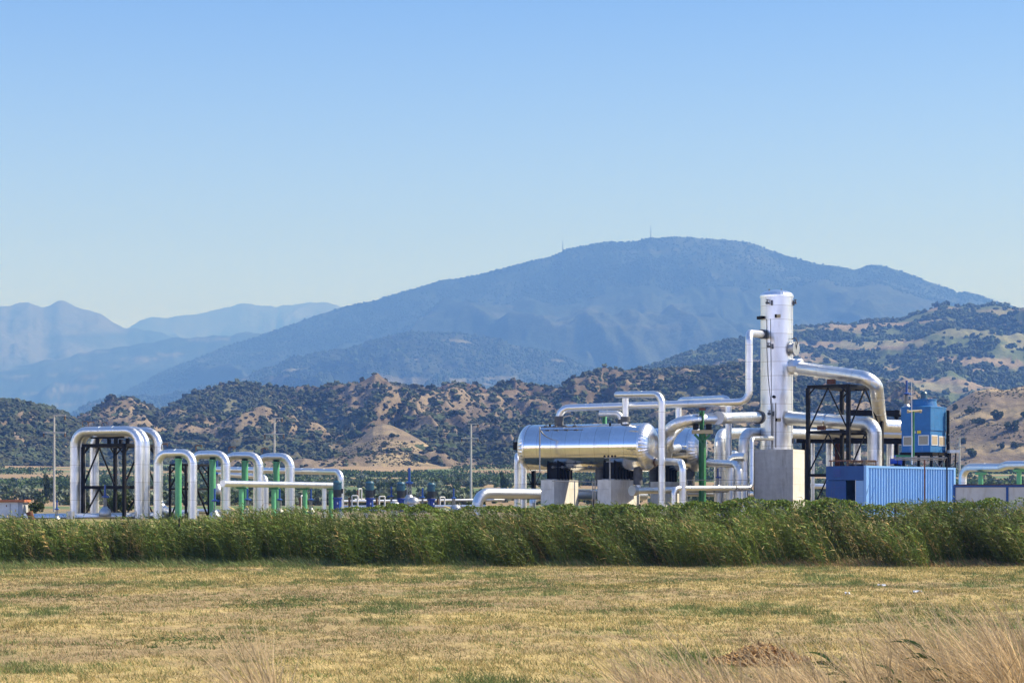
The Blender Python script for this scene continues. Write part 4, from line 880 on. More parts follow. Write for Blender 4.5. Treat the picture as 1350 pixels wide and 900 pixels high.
for px_ in (862, 910):
    q = C2 + GX * sax(C2, px_) - UP * R2 * 0.97; collar(q - UP * 0.9, q + UP * 0.05, 0.27, t2, name='drain_collar')
# drain header
dh = thing('header_pipe', 'silver drain header with round end cap below the front tank', 'pipe', base(P(835, 645, 107.5)))
h0 = P(834, 646.5, 106.6); h1 = P(958, 645, 112)
MB().tube([h0, h1], 4.4 * 107 / F, None, 22, 1.2).build('cladding_pipe', 'cladding', dh)
dd = (h1 - h0) / np.linalg.norm(h1 - h0); MB().cyl(h0 - dd * 0.06, h0 + dd * 0.2, 6.8 * 107 / F, n=26).build('end_cap', 'dull_cladding', dh)
q = C1 + GX * sax(C1, 841) - UP * (R1 + 0.8); MB().cyl(q, q - UP * 0.25, 0.17, n=16).build('branch', 'cladding', dh)
# railing posts near the piers
rl = thing('handrail', 'thin grey handrail in front of the left pier', 'railing', base(P(757, 650, 104.5)))
for px_ in (757.5, 781.5, 784.5): MB().cyl(P(px_, 633.5, 104.5), A3([X(px_, 104.5), 104.5, ZG - 0.2]), 0.03, n=8).build('post', 'grey_steel', rl)
MB().cyl(P(728, 633.8, 104.5), P(786, 635, 104.5), 0.025, n=8).build('top_rail', 'grey_steel', rl)
rl = thing('handrail', 'thin wire handrail between the green support and the column base', 'railing', base(P(930, 632, 106)))
MB().cyl(P(905, 632.5, 106), P(990, 632.5, 106), 0.018, n=6).cyl(P(905, 646, 106), P(990, 646, 106), 0.014, n=6).build('top_rail', 'grey_steel', rl)
for px_ in (906, 950, 988): MB().cyl(P(px_, 632, 106), A3([X(px_, 106), 106, ZG - 0.2]), 0.02, n=6).build('post', 'grey_steel', rl)

# --- pipes around the front tank
RP = 4.9 * 108 / F
n1 = C1 + GX * sax(C1, 737) + UP * (R1 - 0.05)
outl = thing('steam_pipe', 'long silver outlet pipe from the front tank up to the column head', 'pipe', base(n1))
pA = n1; pB = A3([n1[0], n1[1], Z(538, n1[1])]); pC = P(987.5, 529.5, 107.5); pD = P(987, 441, 108.5); pE = P(1006, 440.5, 114.3)
MB().tube([pA, pB, pC, A3([pC[0], pC[1], pD[2]]), pE], RP, RP * 2.9, 24, 1.0).build('cladding_pipe', 'cladding', outl)
collar(pA + UP * 0.0, pA + UP * 0.5, RP * 1.25, outl)
e_ = (pE - A3([pC[0], pC[1], pD[2]])); e_ /= np.linalg.norm(e_); collar(pE - e_ * 0.95, pE + e_ * 0.1, RP * 1.35, outl)
n2 = C1 + GX * sax(C1, 824.5) + UP * (R1 - 0.05)
hoop = thing('steam_pipe', 'high silver pipe hooping from the tank top down past its right cap', 'pipe', base(n2))
hz_ = Z(519.5, 107); hL = A3([n2[0], n2[1], hz_])
MB().tube([n2, A3([n2[0], n2[1], hz_])], 4.3 * 107 / F, None, 22, 0.8).build('cladding_pipe', 'cladding', hoop)
hE = P(872.5, 519.5, 105.2); l_ = P(814, 520.2, 107.4)
MB().tube([l_, hE, A3([hE[0], hE[1], ZG - 0.2])], 4.5 * 105.5 / F, 0.52, 22, 1.0).build('cladding_pipe', 'cladding', hoop)
MB().blob(l_, (0.19, 0.19, 0.18), 14).build('end_cap', 'cladding', hoop)
collar(n2 + UP * 0.12, n2 + UP * 0.42, 0.27, hoop)
n3 = C1 + GX * sax(C1, 812) + UP * (R1 - 0.3) + GY * 0.9
sm = thing('steam_pipe', 'small silver elbow on the back of the front tank', 'pipe', base(n3))
e1 = A3([n3[0], n3[1], Z(545, n3[1])])
MB().tube([n3, e1, e1 - GX * 1.3 + UP * 0.02], 0.17, 0.4, 18, 0.8).build('cladding_pipe', 'cladding', sm); collar(n3, n3 + UP * 0.55, 0.23, sm)
# blow-down from the right cap
bd = thing('drain_pipe', 'silver pipe leaving the front tank cap and dropping to the ground', 'pipe', base(C1 + GX * 4))
q0 = C1 + GX * (LH1 + 0.25) - UP * 0.80 + GY * 0.1; q1 = P(900, 608.8, 103.8)
MB().tube([q0, q0 + GX * 0.35, A3([q1[0], q1[1], q1[2]]), A3([q1[0], q1[1], ZG - 0.2])], 4.6 * 104.5 / F, 0.5, 22, 1.0).build('cladding_pipe', 'cladding', bd)
MB().rev([(0, 0.26), (1, 0.26)], q0 + GX * 0.2, q0 + GX * 0.30, 20).build('flange', 'brown_paint', bd)
# low big pipe with elbow on the left
pipe('steam_pipe', 'thick low silver pipe with elbow left of the tank piers', 'pipe', [A3([X(629, 112), 112, ZG - 0.3]), P(629, 650, 112), P(850, 652.5, 119)], 7.1 * 113 / F, 0.75, seam=1.2, n=26)
pipe('steam_pipe', 'left one of two upright silver pipes behind the left tank end', 'pipe', [A3([X(681.5, 120), 120, ZG]), P(681.5, 600, 120), P(700, 596, 126)], 3.8 * 120 / F, 0.4)
pipe('steam_pipe', 'right one of two upright silver pipes behind the left tank end', 'pipe', [A3([X(690, 119), 119, ZG]), P(690, 606, 119), P(706, 600, 126)], 4.4 * 119 / F, 0.4)
bp_ = thing('steel_support', 'black steel post with braces behind the left pier', 'support frame', base(P(703, 640, 122)))
MB().ibeam(A3([X(703.5, 122), 122, ZG]), P(703.5, 610, 122), 0.22, 0.22).build('post', 'black_steel', bp_)
for s_ in (-1, 1): MB().bar(P(703.5 + s_ * 10, 622, 122), P(703.5 + s_ * 2, 640, 122), 0.05).build('brace', 'black_steel', bp_)
MB().bar(P(692, 637.5, 122), P(716, 638, 122), 0.09).build('beam', 'black_steel', bp_)
# low pipe feet seen between
pipe('steam_pipe', 'short upright silver pipe between the elbow and the left pier', 'pipe', [A3([X(702, 116), 116, ZG - 0.2]), P(702, 659, 116), P(712, 655, 118)], 4.5 * 116 / F, 0.3)

# --- green Y support and the big header to the column
HB = thing('steam_pipe', 'thick silver header ending in a blind cap left of the column', 'pipe', base(P(950, 551, 109)))
j0 = P(1001, 549.5, 112.5); j1 = P(948, 551, 107.2); r_h = 7.4 * 109 / F
gE = P(884, 554.5, 106.6)
MB().tube([j0, P(960, 551, 108.6), gE, P(879, 600, 112)], r_h, 0.85, 28, 1.0).build('cladding_pipe', 'cladding', HB)
cdir = A3([-0.42, -0.9, 0.0]); cdir /= np.linalg.norm(cdir)
c0_ = P(951, 551, 108.4) ; MB().rev([(0, r_h * 1.12), (0.93, r_h * 1.12), (0.94, r_h * 1.2), (1, r_h * 1.2)], c0_ - cdir * 0.3, c0_ + cdir * 0.62, 32).build('blind_cap', 'dull_cladding', HB)
d_ = (j0 - P(960, 551, 108.6)); d_ /= np.linalg.norm(d_); MB().rev([(0, r_h * 1.28), (1, r_h * 1.28)], j0 - d_ * 0.28, j0 + d_ * 0.02, 28).build('flange', 'dark_insulation', HB)
pipe('steam_pipe', 'silver pipe curling in a J from the rear tank front to the header', 'pipe', [P(898, 562, 109), P(889, 570, 108.5), P(881, 584, 108.2), P(884, 592, 109), P(894, 590, 111.5)], 5.2 * 108 / F, 0.5, es=8, n=22)
gsup = thing('green_pipe_support', 'green Y headed steel support under the thick header', 'support post', base(P(926, 600, 107)))
gc = P(926, 0, 107.2)
MB().ibeam(A3([gc[0], gc[1], ZG - 0.2]), A3([gc[0], gc[1], Z(571, 107)]), 0.32, 0.30).build('post', 'dark_green_paint', gsup)
for s_ in (-1, 1): MB().bar(A3([gc[0], gc[1], Z(583, 107)]), A3([gc[0] + s_ * 0.42, gc[1], Z(572, 107)]), 0.10, 0.12).build('strut', 'dark_green_paint', gsup)
MB().box((gc[0], gc[1], Z(569, 107)), (1.12, 0.35, 0.2), 0.0).build('head_beam', 'tan_plate', gsup)
MB().ibeam(A3([gc[0], gc[1] + 0.2, Z(567, 107)]), A3([gc[0], gc[1] + 0.2, Z(541, 107)]), 0.22, 0.2).build('upper_post', 'dark_green_paint', gsup)
MB().box((gc[0], gc[1], Z(539, 107)), (0.34, 0.3, 0.12), 0).build('pipe_shoe', 'rust', gsup)
for s_ in (-0.36, 0.34): collar(A3([gc[0] + s_, gc[1], Z(566, 107)]), A3([gc[0] + s_, gc[1], Z(558.5, 107)]), 0.16, gsup, 'black_steel', 'spring_hanger')
g2 = thing('green_pipe_support', 'short green post with rusty shoe seen above the front tank', 'support post', base(P(797, 540, 113)))
MB().ibeam(A3([X(797, 113), 113, ZG]), P(797, 547, 113), 0.2, 0.2).build('post', 'green_paint', g2); MB().box(P(796, 545, 113), (0.2, 0.2, 0.3)).build('pipe_shoe', 'rust', g2); MB().cyl(P(788.5, 544.5, 113), A3([X(788.5, 113), 113, ZG]), 0.04, n=8).build('rod', 'grey_steel', g2)
# U loop behind
pipe('steam_pipe', 'silver U shaped pipe standing behind the thick header', 'pipe', [A3([X(894.5, 118), 118, ZG + 3]), P(894.5, 527.5, 118), P(960.5, 524.5, 114), A3([X(960.5, 114), 114, ZG - 0.2])], 4.1 * 116 / F, 0.42)
# rear tank outlet
ro = thing('drain_pipe', 'silver pipe from the rear tank cap bending down', 'pipe', base(P(960, 610, 113)))
q0 = C2 + GX * (3.6 + 0.35) - UP * 0.75; q1 = P(974, 611.8, 110.5)
MB().tube([q0, q1, A3([q1[0], q1[1], ZG - 0.2])], 5.0 * 111 / F, 0.55, 22, 1.0).build('cladding_pipe', 'cladding', ro)
d_ = (q1 - q0) / np.linalg.norm(q1 - q0); collar(q0 + d_ * 0.25, q0 + d_ * 0.8, 0.28, ro)
# elbows right of the rear tank
pipe('steam_pipe', 'thick silver elbow pipe right of the rear tank cap', 'pipe', [A3([X(948.5, 116), 116, ZG - 0.2]), P(948.5, 571.5, 116), P(990, 570.5, 121)], 7.2 * 116 / F, 0.75, n=26)
pipe('steam_pipe', 'thick silver elbow pipe just left of the column passing behind it', 'pipe', [A3([X(980, 113.5), 113.5, ZG - 0.2]), P(980, 570, 113.5), P(1150, 574, 124)], 6.6 * 114 / F, 0.7, n=26)
el = thing('steam_pipe', 'short bright silver elbow low behind the rear outlet', 'pipe', base(P(960, 604, 112)))
MB().tube([A3([X(962.5, 112.6), 112.6, ZG - 0.2]), P(962.5, 602, 112.6), P(983, 602, 112.0)], 5.6 * 112 / F, 0.45, 22, 1.0).build('cladding_pipe', 'cladding', el)
dp = thing('drain_pipe', 'thin silver pipe from the column foot dropping and running left', 'pipe', base(P(990, 620, 106.5)))
MB().tube([P(1018, 577.5, 112), P(991, 578, 107.5), P(990.5, 643, 107), P(888, 643.2, 103.4), A3([X(888, 103.4), 103.4, ZG - 0.2])], 3.1 * 107 / F, 0.34, 18, 1.0).build('cladding_pipe', 'cladding', dp)
collar(P(967, 643.1, 106.2), P(983, 643.1, 106.8), 0.165, dp)
pipe('silver_pipe', 'low silver pipe running behind the drain header', 'pipe', [P(858, 650, 116), P(1000, 651, 118)], 0.16, seam=1.5)
for px_, d_, r_, lb in ((955, 117.5, 0.2, 'upright silver pipe between the U pipe leg and the thick elbow'), (967.5, 116, 0.13, 'slim upright silver pipe behind the bright short elbow')):
    pipe('silver_pipe', lb, 'pipe', [A3([X(px_, d_), d_, ZG - 0.2]), P(px_, 598, d_), P(px_ + 14, 598, d_ + 4)], r_, 0.3)
# blue valve near the foot
dup(vp, A3([X(946.5, 111), 111, Z(617, 111) - 1.5 * 0.8]), 'blue valve under the thick elbow right of the green support', 0.8, rz=1.0)

# --- column on its concrete base
CD = 114.6; CC = A3([X(1024, CD), CD, 0]); RC = 21.3 * CD / F
cb_top = Z(592.3, 113.4)
cs0 = A3([X(1045.5, 112.6), 112.6, 0])     # nearest vertical edge of the base
Wb = 2.36; Lb = 2.5
ctr = cs0 - GX * Wb / 2 + GY * Lb / 2
# concrete base: octagonal-cornered block
cb = MB(); hx_, hy_, ch = Wb / 2, Lb / 2, 0.12
ring = [(-hx_ + ch, -hy_), (hx_, -hy_), (hx_, hy_ - ch), (hx_ - ch, hy_), (-hx_, hy_), (-hx_, -hy_ + ch)]
vs = [ctr + GX * a + GY * b + UP * zz for zz in (1.2, cb_top) for a, b in ring]; nr = len(ring)
cb.add(vs, [tuple(range(nr))[::-1], tuple(range(nr, 2 * nr))] + [(k, (k + 1) % nr, nr + (k + 1) % nr, nr + k) for k in range(nr)])

CC = A3([X(1024, ctr[1]), ctr[1], 0]); CD = ctr[1]; RC = 21.3 * CD / F
zs_, zc_ = Z(391, CD), Z(382.5, CD)
col = thing('separator_column', 'tall upright silver column with domed cap on a concrete block', 'column', (CC[0], CC[1], ZG))
cb.build('concrete_base', 'concrete', col)
mb = MB(); nb = 12; pr = [(0, RC)]
for i in range(1, nb):
    t = i / nb; pr += [(t - 0.0012, RC), (t - 0.0012, RC + 0.012), (t + 0.0012, RC + 0.012), (t + 0.0012, RC)]
pr.append((1, RC)); mb.rev(pr, CC + UP * cb_top, CC + UP * zs_, 64, True)
for an_, z0, z1 in ((-1.9, 0, 1), (-0.55, 0, 1)):
    p_ = CC + A3([math.cos(an_), math.sin(an_), 0]) * (RC + 0.002); mb.bar(p_ + UP * cb_top, p_ + UP * zs_, 0.03, 0.01)
mb.build('shell', 'column_cladding', col)
cp = MB(); cp.rev([(0, RC * 1.03), (0.22, RC * 1.03)] + [(0.22 + 0.78 * math.sin(th), RC * 1.03 * math.cos(th)) for th in np.linspace(0.05, 1.5, 8)], CC + UP * (zs_ - 0.06), CC + UP * zc_, 64, True, False, lambda k, t: 1 + (0.008 if k % 2 else -0.006)).build('domed_cap', 'cap_cladding', col)
for a_, px_ in ((0, 1014), (1, 1030)): MB().cyl(A3([X(px_, CD), CD, zc_ - 0.12]), A3([X(px_, CD), CD, zc_ + 0.07]), 0.025, n=8).build('lifting_lug', 'brown_paint', col)
def onc(px, py, out=0.0):  # point on the column face toward the camera
    x = X(px, CD) - CC[0]; x = max(-RC * 0.98, min(RC * 0.98, x)); y = -math.sqrt(RC ** 2 - x ** 2); n = A3([x, y, 0]) / RC
    return CC + n * (RC + out) + UP * Z(py, CD), n
for px_, py_ in ((1011, 401), (1044.5, 400), (1012, 458), (1013, 546)):
    q, n = onc(px_, py_, 0.14); MB().cyl(q - n * 0.2, q + n * 0.05, 0.05, n=10).cyl(q - UP * 0.03, q + UP * 0.2, 0.03, n=8).cyl(q + UP * 0.17, q + UP * 0.2, 0.085, n=12).cyl(q + n * 0.02, q + n * 0.06, 0.09, n=12).build('sample_valve', 'dark_insulation', col)
    q, n = onc(px_ + 4 if px_ < 1030 else px_, py_, 0.04); MB().box(q, (0.09, 0.1, 0.28)).build('valve_bracket', 'dark_insulation', col)
for px_, py_, m_ in ((1005, 419.5, 'black_steel'), (1022.5, 418.5, 'tan_plate'), (1023, 554, 'tan_plate'), (1043, 554.5, 'tan_plate')):
    q, n = onc(px_, py_, 0.1); an_ = math.atan2(n[0], -n[1]); MB().box(q, (0.30, 0.28, 0.16), an_).build('nozzle_stub', m_, col)
    q, n = onc(px_ - 2.5, py_, 0.14); MB().box(q, (0.10, 0.24, 0.17), an_).build('nozzle_flange', 'black_steel', col)
# conduit lines down the shell
for k_, (xs_, ye) in enumerate((((1009, 1009.2, 1010.5, 1014, 1016), 586), ((1013.5, 1014, 1014.2, 1014.6, 1015), 592))):
    pts = [onc(px_, py_, 0.03)[0] for px_, py_ in zip(xs_, (422, 460, 495, 535, ye))]; MB().tube(pts, 0.013, 0.02, 6, 0).build('conduit', 'black_steel', col)
q, n = onc(1020.5, 548, 0.12); MB().tube([onc(1020, 532, 0.12)[0], onc(1020, 590, 0.12)[0]], 0.035, 0.05, 8, 0).build('level_gauge', 'grey_steel', col)
MB().tube([onc(1015.5, 532, 0.12)[0], onc(1015.5, 592, 0.12)[0]], 0.03, 0.05, 8, 0).build('level_gauge', 'grey_steel', col)
q, n = onc(1018, 524, 0.12); MB().blob(q, (0.11, 0.11, 0.09), 12).build('gauge_head', 'black_steel', col)
q, n = onc(1044, 581, 0.0); MB().rev([(0, 0.17), (1, 0.17)], q - n * 0.1, q + n * 0.03, 20).build('inspection_port', 'black_steel', col)
# manway
nd = A3([0.80, -0.60, 0]); q = CC + nd * RC + UP * Z(460.5, CD)
MB().rev([(0, 0.30), (0.8, 0.30), (0.8, 0.40), (1, 0.40)], q - nd * 0.3, q + nd * 0.34, 28).build('manway', 'dull_cladding', col)
MB().tube([q + nd * 0.28 - UP * 0.25, q + nd * 0.42 + UP * 0.35, q + nd * 0.30 + UP * 0.62, q + nd * 0.05 + UP * 0.55], 0.03, 0.12, 8, 0).build('davit_arm', 'dark_insulation', col)
# --- column pipes to the right
up = thing('steam_pipe', 'upper thick silver pipe leaving a boxed nozzle on the column and turning down', 'pipe', base(P(1100, 560, 112)))
RU = 8.7 * 112 / F
bxp = CC + A3([0.86, -0.52, 0]) * (RC + 0.05) + UP * Z(484, CD)
MB().rev([(0, 0.36), (0.2, 0.42), (0.55, 0.47), (0.9, 0.47), (1, 0.40)], bxp - A3([0.9, -0.42, 0]) * 0.35, bxp + A3([0.9, -0.42, 0.0]) * 0.6, 8, True, False).build('nozzle_box', 'cap_cladding', up)
u0 = P(1056, 485.5, 112.6); u1 = P(1154, 499.5, 107.5); u2 = P(1161, 561, 112.5); u3 = P(1205, 562.5, 113.5)
MB().tube([u0, u1, u2, u3], RU, 0.55, 30, 1.0, 7).build('cladding_pipe', 'cladding', up)
lo_ = thing('steam_pipe', 'lower thick silver pipe leaving the column and diving into the frame', 'pipe', base(P(1100, 560, 112)))
l0 = P(1040, 551, 113.4); l1 = P(1153, 559.5, 108.8)
MB().tube([l0, l1, A3([l1[0] + 0.05, l1[1] + 0.2, ZG - 0.2])], 9.4 * 111 / F, 0.60, 30, 1.1, 8).build('cladding_pipe', 'cladding', lo_)
dd = (l1 - l0) / np.linalg.norm(l1 - l0)
for f_ in (0.28, 0.46): q = l0 + (l1 - l0) * f_; MB().rev([(0, 9.6 * 111 / F), (0.5, 9.9 * 111 / F), (1, 9.6 * 111 / F)], q - dd * 0.06, q + dd * 0.06, 30, False).build('band', 'tank_cladding', lo_)
# --- black frame tower on the right
Bc = A3([X(1118.5, 108), 108, 0]); Lf, Wf = 2.44, 4.1; Af = Bc - A3([math.cos(0.628), -math.sin(0.628), 0]) * Lf
fr, rcs = steel_tower('steel_tower', 'tall black steel tower frame between the column and the cooling tower', Af, Lf, Wf, Z(506, 108), [Z(566.5, 108), Z(624, 108)], 0.19, 0.15, braces=(0, 1), ang=0.628)
MB().box(A3([X(1096, 109.5), 109.5, Z(503, 109.5)]), (0.42, 0.3, 0.26), -AL).build('pipe_shoe', 'rust', fr)
MB().box(A3([X(1083, 110.5), 110.5, Z(563.5, 110)]), (0.42, 0.3, 0.24), -AL).build('pipe_shoe', 'rust', fr)
# --- rear pipe rack
rk = thing('pipe_rack', 'dark steel pipe rack with two beam levels behind the right tower frame', 'pipe rack', base(P(1120, 560, 122)))
for y_, h_ in ((544, 0.35), (580, 0.34)):
    for dd_ in (0, 1.6):
        a0 = P(1050 if y_ > 560 else 1121, y_, 121 + dd_); a1 = P(1252, y_ + 2, 119 + dd_); MB().ibeam(a0, a1, 0.25, h_).build('beam', 'black_steel', rk)
for px_ in (1060, 1110, 1182, 1240): MB().ibeam(A3([X(px_, 121.5), 121.5, ZG - 0.1]), P(px_, 540 if px_ > 1110 else 579, 121.5), 0.22, 0.22).build('post', 'black_steel', rk)
MB().ibeam(A3([X(1104.5, 122.6), 122.6, ZG]), P(1104.5, 579, 122.6), 0.3, 0.3).build('post', 'rust', rk)
for px_, r_, lb in ((1071.5, 2.5, 'thinnest upright silver pipe under the rack, nearest the column'), (1093.5, 4.6, 'upright silver pipe under the rack seen through the black frame'), (1130, 4.8, 'upright silver pipe under the rack right of the frame centre'), (1173.5, 4.6, 'upright silver pipe under the rack just left of the cooling tower')):
    a_ = P(px_, 572, 123.5); pipe('silver_pipe', lb, 'pipe', [A3([a_[0], a_[1], ZG]), a_, a_ + GY * 2.5], r_ * 123 / F, 0.35, group='upright pipes under the rear rack')
pipe('silver_pipe', 'horizontal silver pipe lying on the rear rack', 'pipe', [P(1046, 570, 120), P(1150, 571.5, 118.5), P(1215, 572.5, 118)], 0.24, seam=1.2)
pipe('silver_pipe', 'low far silver pipe seen under the right tower frame', 'pipe', [P(1040, 640.5, 150), P(1110, 640.5, 150)], 0.2, seam=2)

# --- blue container
kc = A3([X(1142, 99), 99, 0]); th = math.radians(50); ld = A3([math.cos(th), math.sin(th), 0]); fd = A3([-math.sin(th), math.cos(th), 0])  # along the side / along the front to the left-back
LC = 9.4; WC = 2.3; zt_ = Z(613.4, 99); zb_ = zt_ - 2.55
ct = thing('shipping_container', 'blue corrugated shipping container with open end door', 'container', (kc[0], kc[1], zb_))
mb = MB(); n_r = 33; pts_ = []
x_ = 0.22; pitch = (LC - 0.44) / n_r; dep = 0.06
prof = []
for i in range(n_r):
    a = x_ + i * pitch; prof += [(a, 0), (a + pitch * 0.30, 0), (a + pitch * 0.44, dep), (a + pitch * 0.86, dep)]
prof.append((LC - 0.22, 0)); vs = []
for t, dp_ in prof:
    p_ = kc + ld * t + fd * (0.02 + dp_); vs += [p_ + UP * (zb_ + 0.16), p_ + UP * (zt_ - 0.1)]
mb.add(vs, [(2 * i, 2 * i + 2, 2 * i + 3, 2 * i + 1) for i in range(len(prof) - 1)]); mb.build('side_wall', 'container_blue', ct)
def cbox(a0, a1, f0, f1, z0, z1, name, m, root=ct):
    c_ = kc + ld * (a0 + a1) / 2 + fd * (f0 + f1) / 2 + UP * (z0 + z1) / 2; return MB().box(c_, (abs(a1 - a0), abs(f1 - f0), z1 - z0), th).build(name, m, root)
cbox(0.01, LC, 0.0, 0.10, zt_ - 0.11, zt_, 'top_rail', 'container_blue'); cbox(0.01, LC, 0.0, 0.10, zb_, zb_ + 0.17, 'bottom_rail', 'container_blue')
cbox(0.0, 0.2, -0.004, 0.14, zb_, zt_ + 0.004, 'corner_post', 'container_blue'); cbox(LC - 0.2, LC + 0.01, -0.004, 0.14, zb_, zt_ + 0.004, 'corner_post', 'container_blue')
cbox(0.02, LC, 0.12, WC - 0.02, zt_ - 0.06, zt_ - 0.02, 'roof', 'container_blue'); cbox(0.1, LC, WC - 0.08, WC, zb_, zt_ - 0.03, 'rear_wall', 'container_blue'); cbox(LC - 0.08, LC - 0.01, 0.15, WC - 0.1, zb_, zt_ - 0.07, 'end_wall', 'container_blue')
cbox(0.12, LC - 0.1, 0.1, WC - 0.1, zb_ + 0.0, zb_ + 0.1, 'floor', 'pallet_wood')
# front end: upper panel, left leaf, opening, right leaf
z1_ = zt_ - 0.72
cbox(-0.01, 0.07, 0.141, WC, z1_, zt_ - 0.01, 'transom_panel', 'shade_and_frame_blue')
dl = cbox(-0.02, 0.06, 1.15, WC, zb_, z1_ - 0.03, 'door_leaf', 'shade_and_frame_blue'); dr = cbox(-0.02, 0.05, 0.142, 0.58, zb_, z1_ - 0.02, 'door_leaf', 'sunlit_door_blue'); dr['label'] = 'door leaf with sunlight put into its light blue'
cbox(0.9, 1.3, 0.35, 0.8, zb_ + 0.1, zb_ + 1.5, 'switch_cabinet', 'white_paint'); cbox(0.03, 0.10, 0.6, 0.64, zb_, z1_, 'door_gasket', 'white_paint')
for k_ in range(5): cbox(-0.03, -0.012, 1.45, 1.85, z1_ + 0.18 + k_ * 0.08, z1_ + 0.215 + k_ * 0.08, 'vent_slat', 'blue_paint')
for zz in (z1_ - 0.35, z1_ - 0.8, z1_ - 1.25): cbox(-0.028, -0.021, 1.17, WC - 0.02, zz, zz + 0.02, 'door_rib', 'blue_paint', dl); cbox(-0.028, -0.021, 0.16, 0.56, zz, zz + 0.02, 'door_rib', 'container_blue', dr)
cbox(-0.03, -0.021, 1.3, 1.37, z1_ - 1.1, z1_ - 0.95, 'lock_plate', 'white_paint', dl)
# things on and beside the container
pl = thing('pallet_stack', 'two wooden pallets stacked on the container roof', 'pallet', kc + ld * 1.2 + fd * 1.4 + UP * zt_)
for lv in range(2):
    for k_ in range(3): c_ = kc + ld * (1.0 + 0 * k_) + fd * (0.65 + k_ * 0.5) + UP * (zt_ + 0.05 + lv * 0.15); MB().box(c_ + ld * 0.5, (1.15, 0.12, 0.09), th).build('bearer', 'pallet_wood', pl)
    for k_ in range(5): c_ = kc + ld * (1.02 + k_ * 0.25) + fd * 1.15 + UP * (zt_ + 0.105 + lv * 0.15); MB().box(c_, (0.14, 1.25, 0.024), th).build('deck_board', 'pallet_wood', pl)
rr = thing('rusty_rail', 'rusty pipe rail along the front of the container roof', 'railing', kc + fd * 1.5 + UP * zt_)
MB().cyl(kc + ld * 0.1 + fd * 2.2 + UP * (zt_ + 0.26), kc + ld * 1.3 + fd * 0.2 + UP * (zt_ + 0.26), 0.028, n=8).build('top_rail', 'rust', rr)
for f_ in (0.05, 0.4, 0.75, 1.0): p_ = kc + ld * (0.1 + 1.2 * f_) + fd * (2.2 - 2.0 * f_); MB().cyl(p_ + UP * (zt_ - 0.02), p_ + UP * (zt_ + 0.26), 0.022, n=8).build('post', 'rust', rr)
bpm = thing('blue_pump', 'small bright blue pump on the container roof', 'pump', P(1181, 613, 102.5))
q = P(1181, 608, 102.3); MB().cyl(q - A3([0.28, 0, 0]), q + A3([0.05, 0, 0]), 0.15, n=16).cyl(q + A3([0.08, 0, 0]), q + A3([0.3, 0, 0]), 0.18, n=16).build('casing', 'blue_paint', bpm)
MB().cyl(q - A3([0.05, 0, -0.05]), q + A3([-0.05, 0, 0.32]), 0.06, n=12).build('outlet', 'valve_blue', bpm)
MB().box(q - UP * 0.22, (0.5, 0.25, 0.08)).build('base_plate', 'black_steel', bpm)
sr = thing('steel_pipe_stand', 'thin steel pipe stand with one long top bar in front of the container', 'pipe stand', base(P(1230, 650, 97.5)))
MB().cyl(P(1178, 603.5, 99.5), P(1248.5, 603.5, 98), 0.04, n=10).build('top_bar', 'grey_steel', sr)
for px_, y_ in ((1219, 606), (1248.3, 603.3)): MB().cyl(P(px_, y_, 98), A3([X(px_, 98), 98, ZG - 0.3]), 0.036, n=10).build('post', 'rust' if px_ == 1219 else 'black_steel', sr)
MB().cyl(P(1180, 605.6, 100), P(1246, 606, 99), 0.025, n=8).build('lower_bar', 'grey_steel', sr)
# --- cooling tower
tp = A3([X(1226.8, 105.5), 105.5, 0]); ga = math.radians(39); tx = A3([math.cos(ga), -math.sin(ga), 0]); ty = A3([math.sin(ga), math.cos(ga), 0])
WT = 1.74; DT = 1.83; zb2, zt2 = Z(595.5, 105.5), Z(536, 105.5)
ctw = thing('cooling_tower', 'bright blue box shaped cooling tower on a black stand', 'cooling tower', (tp[0], tp[1], zb2))
def tb(u0, u1, v0, v1, z0, z1, name, m, root=ctw):
    c_ = tp + tx * (u0 + u1) / 2 + ty * (v0 + v1) / 2 + UP * (z0 + z1) / 2; return MB().box(c_, (abs(u1 - u0), abs(v1 - v0), z1 - z0), -ga).build(name, m, root)
zm = Z(566, 105.5)
tb(-WT, 0, 0, DT, zm, zt2, 'upper_casing', 'tower_blue'); tb(-WT + 0.03, -0.02, 0.02, DT - 0.02, zb2, zm, 'lower_casing', 'tower_blue')
tb(-WT - 0.02, 0.02, -0.02, DT + 0.02, zm - 0.03, zm + 0.01, 'joint_strip', 'tower_blue')
tb(-WT - 0.015, 0.015, -0.015, DT + 0.015, zt2 - 0.04, zt2 + 0.02, 'top_edge', 'tower_blue')
cc_ = tp - tx * WT / 2 + ty * DT / 2
hp = MB(); sq = [tp - tx * WT * a + ty * DT * b + UP * (zt2 + 0.021) for a, b in ((1, 0), (0, 0), (0, 1), (1, 1))]
tops = [cc_ + (q - UP * q[2] - cc_) * 0.74 + UP * (zt2 + 0.07) for q in sq]; hp.add(sq + tops, [(0, 1, 5, 4), (1, 2, 6, 5), (2, 3, 7, 6), (3, 0, 4, 7), (4, 5, 6, 7)]); hp.build('sloped_top', 'tower_blue', ctw)
MB().rev([(0, 0.72), (0.85, 0.66), (0.86, 0.69), (1, 0.69)], cc_ + UP * (zt2 + 0.05), cc_ + UP * Z(525.5, 106), 36).build('fan_shroud', 'tower_blue', ctw)
MB().rev([(0, 0.17), (0.7, 0.17), (0.75, 0.20), (1, 0.13)], cc_ + UP * Z(526, 106), cc_ + UP * Z(515, 106), 20).build('fan_motor', 'motor_teal', ctw)
zw0, zw1 = Z(587, 105.5), Z(574, 105.5)
